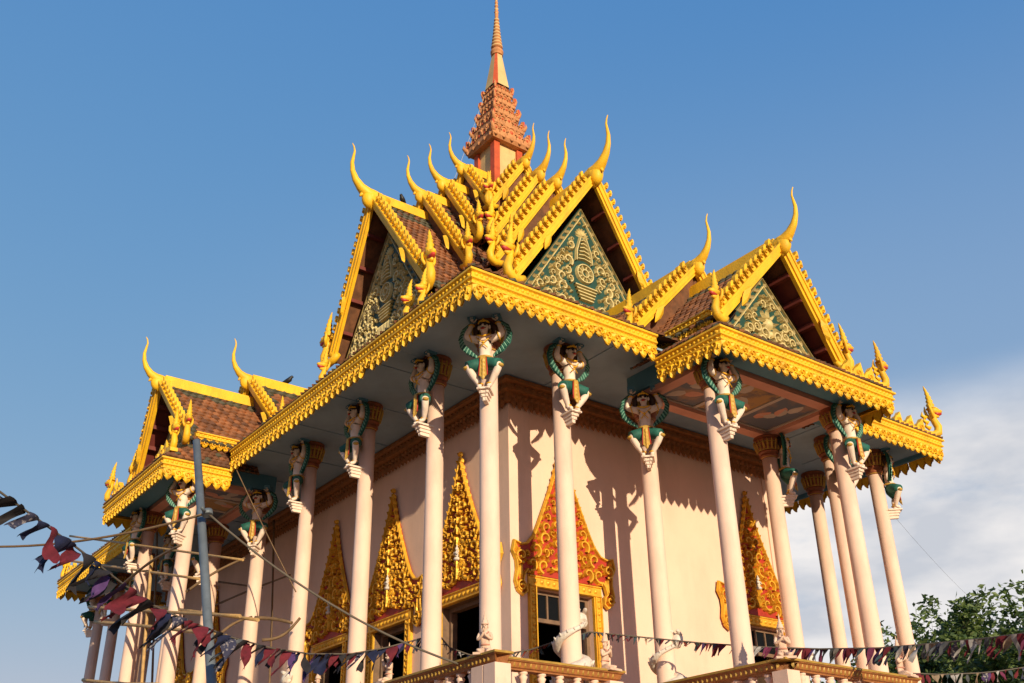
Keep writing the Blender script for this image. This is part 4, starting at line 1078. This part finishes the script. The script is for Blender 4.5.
put_statue(0, 0, 0, -45, 'winged statue atop the corner column nearest the viewer, facing straight out')
put_statue(X[1], 0, 0, 0, 'winged statue on the first column right of the near corner column')
put_statue(X[2], 0, DZP-.02, -45, 'shaded winged statue where the right porch meets the main eave, left of its ceiling')
put_statue(X[2], -PD, DZP, 0, 'sunlit winged statue on the left front column of the right porch')
put_statue(X[3], -PD, DZP, 0, 'sunlit winged statue on the right front column of the right porch')
put_statue(X[3], 0, DZP, 45, 'winged statue in profile on the rear right column of the right porch')
put_statue(X[4], 0, 0, 0, 'winged statue mostly hidden behind the right front porch column')
put_statue(X[5], 0, 0, 45, 'winged statue in profile at the far right corner under the eave end')
put_statue(0, Y[1], 0, -90, 'winged statue on the first column left of the near corner column')
put_statue(0, Y[2], 0, -90, 'winged statue on the second column left of the near corner column')
put_statue(0, Y[3], 0, -90, 'winged statue on the third column left of the near corner column')
put_statue(0, Y[4], DZP, -45, 'shaded winged statue just right of the grey pole, under the left porch ceiling')
put_statue(-PD, Y[4], DZP, -58, 'winged statue just left of the grey pole, on the left porch front column')
put_statue(-PD, Y[5], DZP, -90, 'dark winged statue on the far front column of the left porch')
put_statue(0, Y[5], DZP, -135, 'dark winged statue at the rear far column of the left porch, behind bamboo poles')
put_statue(0, Y[6], 0, -90, 'dark winged statue on the first column beyond the left porch')
put_statue(0, Y[7], 0, -90, 'dark winged statue on the second column beyond the left porch')
put_statue(0, Y[8], 0, -90, 'dark winged statue on the column next to the far left corner')
put_statue(0, Y[9], 0, -135, 'dark winged statue at the far left corner below the far eave end')

# kneeling praying figure for the balustrade
Jd = [(0, .02, .16, .13), (0, .0, .36, .105), (0, -.01, .54, .13), (0, -.01, .66, .06), (0, -.03, .76, .088), (0, -.02, .84, .07),
      (.15, -.01, .60, .06), (.19, -.06, .42, .05), (.03, -.19, .53, .035), (.01, -.21, .63, .026), (-.15, -.01, .60, .06), (-.19, -.06, .42, .05), (-.03, -.19, .53, .035), (-.01, -.21, .63, .026),
      (.10, -.02, .12, .10), (.13, -.28, .12, .085), (.12, .10, .06, .06), (.11, .25, .06, .045), (-.10, -.02, .12, .10), (-.13, -.28, .12, .085), (-.12, .10, .06, .06), (-.11, .25, .06, .045)]
Edd = [(0, 1), (1, 2), (2, 3), (3, 4), (4, 5), (2, 6), (6, 7), (7, 8), (8, 9), (2, 10), (10, 11), (11, 12), (12, 13), (0, 14), (14, 15), (15, 16), (16, 17), (0, 18), (18, 19), (19, 20), (20, 21)]
deva_me = skin_figure('deva_body', Jd, Edd, 0)
def make_deva():
    root = thing('praying_statue', '', 'statue', (0, 0, 0)); root.scale = (.80, .80, .80)
    mb = MB(); mesh_into(mb, deva_me)
    mb.tube([(0, -.11, .78), (0, -.135, .75)], [.014, .02], 6)
    for s in (-1, 1):
        mb.ball((s*.088, -.03, .76), (.02, .025, .045), 0, 6, 5)
        for k in range(4): mb.tube([(s*.012, -.20-.012*k, .60), (s*.010, -.215-.012*k, .67), (s*.004, -.215-.012*k, .715-.008*k)], [.012, .011, .007], 5)
        mb.tube([(s*.012, -.19, .60), (s*.010, -.175, .65)], [.012, .007], 5)
    mb.build('body', 'deva', root, local=True)
    mb = MB()
    mb.lathe([(.095, 0), (.105, .03), (.085, .06), (.08, .11), (.055, .13), (.058, .17), (.035, .2), (.036, .24), (.018, .27), (.018, .31), (.003, .40)], (0, -.02, .82), 10)
    mb.build('crown', 'deva', root, local=True)
    mb = MB()
    mb.tube([(-.11, -.06, .63), (-.05, -.13, .57), (0, -.145, .55), (.05, -.13, .57), (.11, -.06, .63)], .018, 5); mb.build('necklace', 'salmon', root, local=True); mb = MB()
    mb.tube([(.115*math.cos(t), .01+.12*math.sin(t), .30) for t in np.linspace(0, 2*math.pi, 13)], .018, 5)
    mb.build('belt', 'salmon', root, local=True); mb = MB()
    for s in (-1, 1):
        mb.ball((s*.035, -.105, .785), (.014, .008, .007), 1, 6, 4)
    mb.ball((0, -.112, .725), (.02, .008, .008), 1, 6, 4)
    mb.build('painted_face', ['salmon', 'hair'], root, local=True)
    mb = MB(); mb.box((-.26, -.38, 0), (.26, .34, .06)); mb.build('plinth', 'deva', root, local=True)
    return root
deva = make_deva(); _fd = [True]
def put_deva(x, y, z, heading, label):
    o = deva if _fd[0] else copy_tree(deva); _fd[0] = False
    o.location = W(x, y, z); o.rotation_euler = (0, 0, R(heading)); o['label'] = label; o['group'] = 'praying statues on the balustrades'

# ------------------------------------------------------------------ balustrades
def balustrade(pts, ztop, label, posts=None):
    """one run of balustrade: rail, posts and turned balusters"""
    c0 = pts[0]
    root = thing('balustrade', label, 'balustrade', (c0[0], c0[1], FLOOR+.001))
    zf = FLOOR+.004
    mb = MB(); 
    for i in range(len(pts)-1):
        p0, p1 = Vector(pts[i]), Vector(pts[i+1]); d = (p1-p0).normalized(); ov = Vector((d.y, -d.x))
        for sgn in (1, -1):
            o_ = ov*sgn
            profile_band(mb, p0, p1, o_, [(0, ztop), (.22, ztop), (.22, ztop-.04), (.18, ztop-.06), (.15, ztop-.16), (.11, ztop-.18), (.11, ztop-.21), (0, ztop-.21)], 0, (1 if sgn > 0 else -1) if i > 0 else 1, (1 if sgn > 0 else -1) if i < len(pts)-2 else 1)
            L, F = along_band(p0, p1, o_); k = int(L/.14)
            for q in range(k):
                r_leaf(mb, lambda x, y, dd_: F(x, y, dd_+.15), (q+.5)*L/k, ztop-.06, -math.pi/2, .10, .10, .04, 1)
    mb.v = [(x, y, z) for x, y, z in mb.v]
    mb.build('rail', ['frieze', 'old_gold'], root)
    mb = MB()
    for i in range(len(pts)-1):
        p0, p1 = Vector(pts[i]), Vector(pts[i+1]); d = (p1-p0).normalized(); ov = Vector((d.y, -d.x)); e = .25
        a = p0-d*(e if i == 0 else .0); c = p1+d*(e if i == len(pts)-2 else e)
        for sgn in (1, -1): profile_band(mb, a, c, ov*sgn, [(0, ztop+.025+.002*i), (.24, ztop+.025+.002*i), (.24, ztop-.02-.002*i), (0, ztop-.02-.002*i)], 0, 0, 0)
    mb.build('rail_cap', 'old_gold', root)
    mb = MB()
    for i in range(len(pts)-1):
        p0, p1 = Vector(pts[i]), Vector(pts[i+1]); d = (p1-p0).normalized(); ov = Vector((d.y, -d.x)); a = p0+d*.2; c = p1-d*.2
        for sgn in (1, -1):
            profile_band(mb, a, c, ov*sgn, [(0, zf+.2), (.15, zf+.2), (.18, zf+.1), (.18, zf), (0, zf)], 0, 0, 0)
    mb.build('plinth_course', 'pink', root)
    for p in pts:
        mb = MB(); mb.box((p[0]-.20, p[1]-.20, zf), (p[0]+.20, p[1]+.20, ztop-.212)); mb.box((p[0]-.15, p[1]-.205, zf+.3), (p[0]+.15, p[1]-.2, ztop-.5))
        mb.build('post', 'pink', root)
    # balusters
    H = ztop-.212-(zf+.2)
    prof = [(.10, 0), (.10, .06), (.06, .09), (.11, .22), (.125, .32), (.09, .45), (.05, .56), (.08, .60), (.05, .64), (.07, .80), (.10, .88), (.06, .93), (.10, .95), (.10, 1.0)]
    mb = MB(); mb.lathe([(r, z*H) for r, z in prof], (0, 0, 0), 10); first = None
    for i in range(len(pts)-1):
        p0, p1 = Vector(pts[i]), Vector(pts[i+1]); L = (p1-p0).length; k = int((L-.5)/.43)
        for q in range(k):
            t = (.25+(q+.5)*(L-.5)/k)/L; c = p0.lerp(p1, t)
            if first is None: first = mb.build('baluster', 'pink', root, local=True); o = first
            else: o = first.copy(); COL.objects.link(o); o.parent = root
            o.location = W(c.x, c.y, zf+.2)-Vector(ROOT[root.name])
    return root
ZR = -7.36
balustrade([(3.05, -.38), (-.42, -.38)], ZR, 'sunlit balustrade running right from the near corner to a post with a praying statue')
balustrade([(-.42, -.82), (-.42, 12.2)], ZR, 'balustrade running left from the near corner along the doors')
balustrade([(9.0, -3.95), (4.75, -3.95), (4.75, .5)], -7.5, 'balustrade around the front of the right porch')
put_deva(-.42, -.40, ZR, -45, 'praying statue on the balustrade at the near corner, beside the corner column')
put_deva(2.92, -.38, ZR, 10, 'praying statue at the right end of the sunlit balustrade')
put_deva(-.42, 3.55, ZR, -90, 'white praying statue on the left balustrade before the first door')
put_deva(-.42, 7.2, ZR, -90, 'white praying statue on the left balustrade before the second door')
put_deva(4.75, -3.95, -7.5, -40, 'praying statue at the front corner of the right porch balustrade')
put_deva(8.85, -3.95, -7.5, 10, 'praying statue at the right end of the porch balustrade, near the trees')

# white nagas coiled round the foot of some columns
def make_coil():
    root = thing('coiled_naga_statue', '', 'statue', (0, 0, FLOOR))
    mb = MB(); path = []; rad = []
    n = 60
    for i in range(n+1):
        t = i/n; a = -2.2+t*2*math.pi*2.15; rr = .33-.03*t
        path.append((rr*math.cos(a), rr*math.sin(a), .05+1.75*t**1.15)); rad.append(.05+.12*math.sin(math.pi*min(1, t*1.05+.08))**.8)
    mb.tube(path, rad, 10)
    for i in range(4, n, 2):                              # dorsal scales
        p = Vector(path[i]); o_ = Vector((p.x, p.y, 0)).normalized()
        mb.tube([p+o_*rad[i]*.7, p+o_*(rad[i]*1.2)+Vector((0, 0, .07))], [rad[i]*.45, .01], 5)
    mb.build('body', 'white_plaster', root, local=True)
    mb = MB(); e = Vector(path[-1]); t_ = (Vector(path[-1])-Vector(path[-3])).normalized()
    mb.tube([e-t_*.1, e+t_*.08+Vector((0, 0, .05)), e+t_*.20+Vector((0, 0, .08)), e+t_*.32+Vector((0, 0, .04))], [.12, .155, .12, .05], 9)
    mb.tube([e+t_*.08-Vector((0, 0, .06)), e+t_*.26-Vector((0, 0, .09))], [.10, .04], 7)
    for s in (-1, 1):
        q = e+t_*.12+Vector((0, 0, .15))+Vector((-t_.y, t_.x, 0))*.09*s
        mb.ball(q, .045, 0, 7, 5); mb.tube([q, q-t_*.2+Vector((0, 0, .16)), q-t_*.3+Vector((0, 0, .2))], [.06, .05, .01], 6)
    mb.build('head', 'white_plaster', root, local=True)
    return root
coil = make_coil(); _fc = [True]
def put_coil(x, y, rz, label, z=FLOOR+.42):
    o = coil if _fc[0] else copy_tree(coil); _fc[0] = False
    o.location = W(x, y, z); o.rotation_euler = (0, 0, R(rz)); o['label'] = label; o['group'] = 'white nagas coiled round column feet'
put_coil(X[1], 0, 60, 'white naga coiled round the column in front of the right window', FLOOR+.62)
put_coil(X[2], 0, 20, 'white naga coiled round the column by the gap in the balustrade')
put_coil(0, Y[3], -90, 'white naga coiled round the third column left of the near corner')
put_coil(0, Y[4], -80, 'white naga coiled round the rear near column of the left porch')
put_coil(X[3], 0, 10, 'white naga coiled round the rear right column of the right porch')

# ------------------------------------------------------------------ the grey pole, ropes and bamboo scaffold by the left porch
ptop = onp(196.5, 441, 0, -5.6); plow = onp(211, 672, 0, -5.3)
d = (plow-ptop); pbase = ptop+d*((-ZG-ptop[2])/d[2])
pole = thing('utility_pole', 'leaning grey pole standing in front of the left porch', 'pole', tuple(pbase))
mb = MB(); mb.tube([pbase, pbase*.6+ptop*.4, ptop], [.115, .105, .085], 14); mb.build('shaft', 'steel', pole)
mb = MB(); k_ = onp(207.5, 513, 0, -5.5); dp = Vector(ptop-pbase).normalized()
mb.tube([Vector(k_)-dp*.06, Vector(k_)+dp*.06], .115, 12); mb.tube([Vector(k_)-dp*.02+Vector((-.12, -.12, 0)), Vector(k_)-dp*.02+Vector((-.24, -.22, .06))], .04, 6); mb.build('clamp', 'steel', pole)
def sag_line(a, c, sag, n=14):
    a, c = Vector(a), Vector(c); return [a.lerp(c, i/n)+Vector((0, 0, -4*sag*(i/n)*(1-i/n))) for i in range(n+1)]
def wire(name, label, a, c, sag, r, m, cat='wire'):
    root_z = 0
    mb = MB(); mb.tube(sag_line(a, c, sag), r, 6)
    o = mb.build(name, m); tag(o, label, cat); return o
wire('rope', 'pale rope running left from the grey pole across the sky', k_, onp(-30, 546, 0, -9.0), .25, .028, 'bamboo_dark', 'rope')
wire('cable', 'dark cable from the grey pole down to the near corner balustrade', k_, (-.62, .3, ZR-.05), .35, .025, 'cord', 'cable')
wire('cable', 'thin cable dropping right from the left end of the main eave', (-1.60, 11.7, .35), onp(296, 592, 0, -.3), .05, .018, 'bamboo_dark', 'cable')
wire('cable', 'thin cable in the sky between the right corner and the trees', (15.3, -.3, -1.2), along(990, 615, 51), .25, .004, 'cord', 'cable')
scaf = thing('bamboo_scaffold', 'bamboo scaffold of lashed poles around the left porch columns', 'scaffold', (-3.4, 14, -ZG))
def pole_px(u0, v0, u1, v1, x0_, x1_, r=.055, m='bamboo', bend=0):
    a, c = Vector(onp(u0, v0, 0, x0_)), Vector(onp(u1, v1, 0, x1_)); mb = MB(); n = 12
    rng = random.Random(int(u0+v1)); w1 = Vector((rng.uniform(-.04, .04), rng.uniform(-.04, .04), rng.uniform(-.05, .05)))
    pts = [a.lerp(c, i/n)+w1*math.sin(math.pi*i/n)+Vector((0, 0, bend*math.sin(math.pi*i/n))) for i in range(n+1)]
    mb.tube(pts, [r*.74*(1.05-.25*i/n)*(1.12 if i % 3 == 0 else 1) for i in range(n+1)], 8); mb.build('pole', m, scaf)
pole_px(70, 536, 243, 560, -3.1, -2.9, .05)
pole_px(64, 560, 200, 579, -2.85, -2.85, .06)
pole_px(89, 607, 240, 616, -2.9, -2.9, .07)
pole_px(115, 602, 258, 620, -2.2, -2.6, .07)
pole_px(95, 622, 226, 636, -2.95, -2.8, .075)
pole_px(83, 680, 158, 684, -2.95, -2.9, .07)
pole_px(120, 587, 181, 545, -3.0, -2.95, .06, 'bamboo_dark', .15)
pole_px(152, 556, 136, 760, -2.85, -2.85, .075, 'bamboo')
pole_px(186, 592, 245, 558, -2.5, -1.2, .055, 'bamboo_dark', .1)
pole_px(214, 640, 252, 617, -2.3, -1.2, .055, 'bamboo_dark', .1)
pole_px(255, 618, 292, 623, -1.4, -.7, .07, 'bamboo_dark')
pole_px(262, 640, 300, 618, -1.3, -.4, .06, 'bamboo_dark', -.15)
pole_px(186, 578, 262, 588, 1.4, 1.2, .05, 'bamboo_dark'); pole_px(205, 610, 290, 575, 1.6, 1.2, .05, 'bamboo_dark')
pole_px(274, 520, 268, 720, 1.2, 1.2, .05, 'bamboo_dark')
pole_px(158, 500, 150, 740, -1.2, -1.2, .06, 'bamboo_dark')

# ------------------------------------------------------------------ bunting
def bunting(name, label, path, size0, size1, n, seed, pal, wfac=.18, sl=(-1.3, -.35)):
    rng = random.Random(seed); P = [Vector(p) for p in path]
    # resample
    seg = [0]
    for i in range(1, len(P)): seg.append(seg[-1]+(P[i]-P[i-1]).length)
    def at(s):
        for i in range(1, len(P)):
            if s <= seg[i]+1e-6:
                t = (s-seg[i-1])/max(1e-6, seg[i]-seg[i-1]); return P[i-1].lerp(P[i], t)
        return P[-1]
    mid = at(seg[-1]/2)
    root = thing(name, label, 'bunting', (mid.x, mid.y, mid.z))
    mb = MB(); mb.tube([at(seg[-1]*i/60) for i in range(61)], .018, 5); mb.build('cord', 'cord', root)
    sizes = [size0+(size1-size0)*(i+.5)/n for i in range(n)]; tot = sum(sizes); acc = 0
    for i in range(n):
        sz = sizes[i]*rng.uniform(.75, 1.2); s = (acc+sizes[i]/2)/tot*seg[-1]; acc += sizes[i]
        if rng.random() < .06: continue
        a = at(max(0, s-sz*wfac)); c = at(min(seg[-1], s+sz*wfac))
        along_ = (c-a); al = along_.normalized(); side = Vector((-al.y, al.x, 0)).normalized()
        blow = rng.uniform(-.55, .75); slide = rng.uniform(*sl)   # blown towards the string's lower end
        tw = rng.uniform(-.9, .9)
        dn = (Vector((0, 0, -1))+al*slide+side*blow).normalized()
        rows, cols = 6, 4; vs = []; tip = rng.choice((.05, .15, .35, .7)); ph = rng.uniform(0, 6)
        for r_ in range(rows+1):
            t = r_/rows; wd = (1-t)*1+tip*t
            for k in range(cols+1):
                u = k/cols-.5
                q = (a+c)/2+along_*(u*wd*(1-.45*abs(tw)*t))+dn*(t*sz)+side*(sz*(.13*math.sin(ph+5*t+2.4*u)+tw*.45*u*wd*t))+Vector((0, 0, .06*sz*math.sin(ph*2+6*u)*t))
                vs.append(tuple(q))
        mb = MB(); fs = [(r_*(cols+1)+k, r_*(cols+1)+k+1, (r_+1)*(cols+1)+k+1, (r_+1)*(cols+1)+k) for r_ in range(rows) for k in range(cols)]
        mb.add(vs, fs, 0, True)
        mb.build('flag', rng.choice(pal), root)
    return root
DARK = ['flag0', 'flag1', 'flag1', 'flag1', 'flag3', 'flag3', 'flag3', 'flag5', 'flag0', 'flag_print', 'flag0', 'flag6', 'flag1']
LIGHT = ['flag0', 'flag0', 'flag2', 'flag2', 'flag5', 'flag6', 'flag4', 'flag8', 'flag_print', 'flag9', 'flag0']
MIX = ['flag2', 'flag8', 'flag7', 'flag5', 'flag9', 'flag0', 'flag3', 'flag1']
px1 = [(-40, 462, 14.5), (0, 492, 15), (40, 521, 15.6), (80, 550, 16.3), (115, 578, 17), (150, 604, 17.8), (190, 622, 18.7), (230, 637, 19.7), (270, 648, 20.7), (310, 654, 21.7), (350, 654, 22.7), (385, 648, 23.6), (415, 640, 24.3), (438, 634, 24.8)]
bunting('bunting_string', 'bunting of dark ragged flags sloping from the upper left down past the columns', [along(*q) for q in px1], .76, .44, 74, 5, DARK, .19)
px2 = [(438, 634, 24.8), (450, 648, 24.6), (470, 655, 24.5), (500, 655, 24.5), (530, 650, 24.5), (560, 640, 24.4), (590, 632, 24.4), (640, 637, 24.3), (700, 643, 24)]
bunting('bunting_string', 'bunting of tiny scraps tied across the balustrade and the white coiled naga', [along(*q) for q in px2], .17, .17, 80, 8, MIX, .22, (-1.6, .6))
px3 = [(700, 643, 24), (760, 647, 23.6), (820, 649, 23), (880, 648, 22.2), (940, 643, 21.2), (990, 638, 20.2), (1050, 630, 19)]
bunting('bunting_string', 'bunting of maroon, white and grey flags in front of the right porch and trees', [along(*q) for q in px3], .26, .43, 84, 12, LIGHT, .17, (-.95, -.2))
px4 = [(905, 673, 27.5), (940, 674.5, 28), (980, 673, 28.5), (1000, 671, 29), (1060, 662, 30)]
bunting('bunting_string', 'short low bunting of pale and red scraps below the trees', [along(*q) for q in px4], .32, .32, 34, 21, LIGHT, .2, (-.5, .5))

# ------------------------------------------------------------------ trees behind the right end
def tree(label, base, H, spread, seed, nleaf):
    rng = random.Random(seed)
    root = thing('broadleaf_tree', label, 'tree', (base[0], base[1], -ZG)); base = Vector((base[0], base[1], -ZG))
    mb = MB(); tips = []
    def limb(p, d, L, r, lvl):
        pts = [p]; q = p; dd = d.normalized(); n = 5
        for i in range(n):
            dd = (dd+Vector((rng.uniform(-.22, .22), rng.uniform(-.22, .22), rng.uniform(-.08, .2)))).normalized(); q = q+dd*(L/n); pts.append(q)
            if lvl > 0 and i >= 1:
                for _ in range(2 if lvl > 1 else 2):
                    if rng.random() < .85:
                        a = rng.uniform(0, 2*math.pi); e = (dd*.55+Vector((math.cos(a), math.sin(a), rng.uniform(-.1, .6)))*.9).normalized()
                        limb(q, e, L*rng.uniform(.45, .68), r*(1-.13*i)*.5, lvl-1)
            if lvl <= 1 and i >= 2: tips.append((q, lvl))
        tips.append((q, lvl))
        mb.tube(pts, [r*(1-.14*i) for i in range(len(pts))], 6 if lvl < 2 else 10)
    limb(base, Vector((.03, .02, 1)), H*.42, .26, 0); tips.clear()
    top = Vector((base.x, base.y, -ZG+H*.38))
    for i in range(8):
        a = 2*math.pi*i/8+rng.uniform(-.3, .3); el_ = rng.uniform(.45, 1.5)
        limb(top+Vector((0, 0, rng.uniform(-1.2, .6))), Vector((math.cos(a)*spread, math.sin(a)*spread, el_)), H*rng.uniform(.30, .46), .12, 2)
    mb.build('trunk', 'bark', root)
    cr_ = MB(); per = max(6, nleaf//len(tips))
    for q, lvl in tips:
        R_ = rng.uniform(.35, .75); dens = int(per*rng.uniform(.4, 1.5))
        for _ in range(dens):
            v = Vector((rng.gauss(0, 1), rng.gauss(0, 1), rng.gauss(0, .75)))*R_*.52
            c = q+v; s_ = rng.uniform(.13, .25); a = Vector((rng.uniform(-1, 1), rng.uniform(-1, 1), rng.uniform(-.7, .4))).normalized(); n_ = a.orthogonal().normalized()
            n_ = (n_*math.cos(rng.uniform(-2, 2))+a.cross(n_)*math.sin(rng.uniform(-2, 2))).normalized()
            t1 = a.cross(n_)*.45*s_
            cr_.add([c-a*s_, c-a*.1*s_+t1+n_*.1*s_, c+a*s_, c-a*.1*s_-t1+n_*.1*s_], [(0, 1, 2, 3)], 0 if rng.random() < .6 else 1)
    cr_.build('crown', ['leaf', 'leaf2'], root)
    return root
c = along(1002, 640, 52); tree('larger leafy tree at the right edge of the view', c, 15.4, .8, 4, 27000)
c = along(942, 655, 56); tree('smaller leafy tree just right of the last columns', c, 15.2, .55, 9, 15000)

# ------------------------------------------------------------------ two birds resting on the ridges
def bird(x, y, z, rz, label):
    t = thing('perched_bird', label, 'bird', (x, y, z), R(rz), 'birds on the roof ridges')
    mb = MB()
    mb.tube([(0, .30, .04), (0, .16, .10), (0, .02, .14), (0, -.08, .20), (0, -.13, .28), (0, -.17, .30), (0, -.23, .28)], [.03, .06, .10, .10, .065, .06, .012], 10)
    for s_ in (-1, 1): mb.tube([(s_*.03, 0, .08), (s_*.03, -.01, -.01)], .012, 5)
    mb.build('body', 'face_dark', t, local=True)
bird(XC-4.55, YC, 11.55, -60, 'dark bird on the ridge just right of the largest left horn')
bird(1.35, YP, 5.42, 40, 'dark bird on the low ridge at the left, above the main eave')
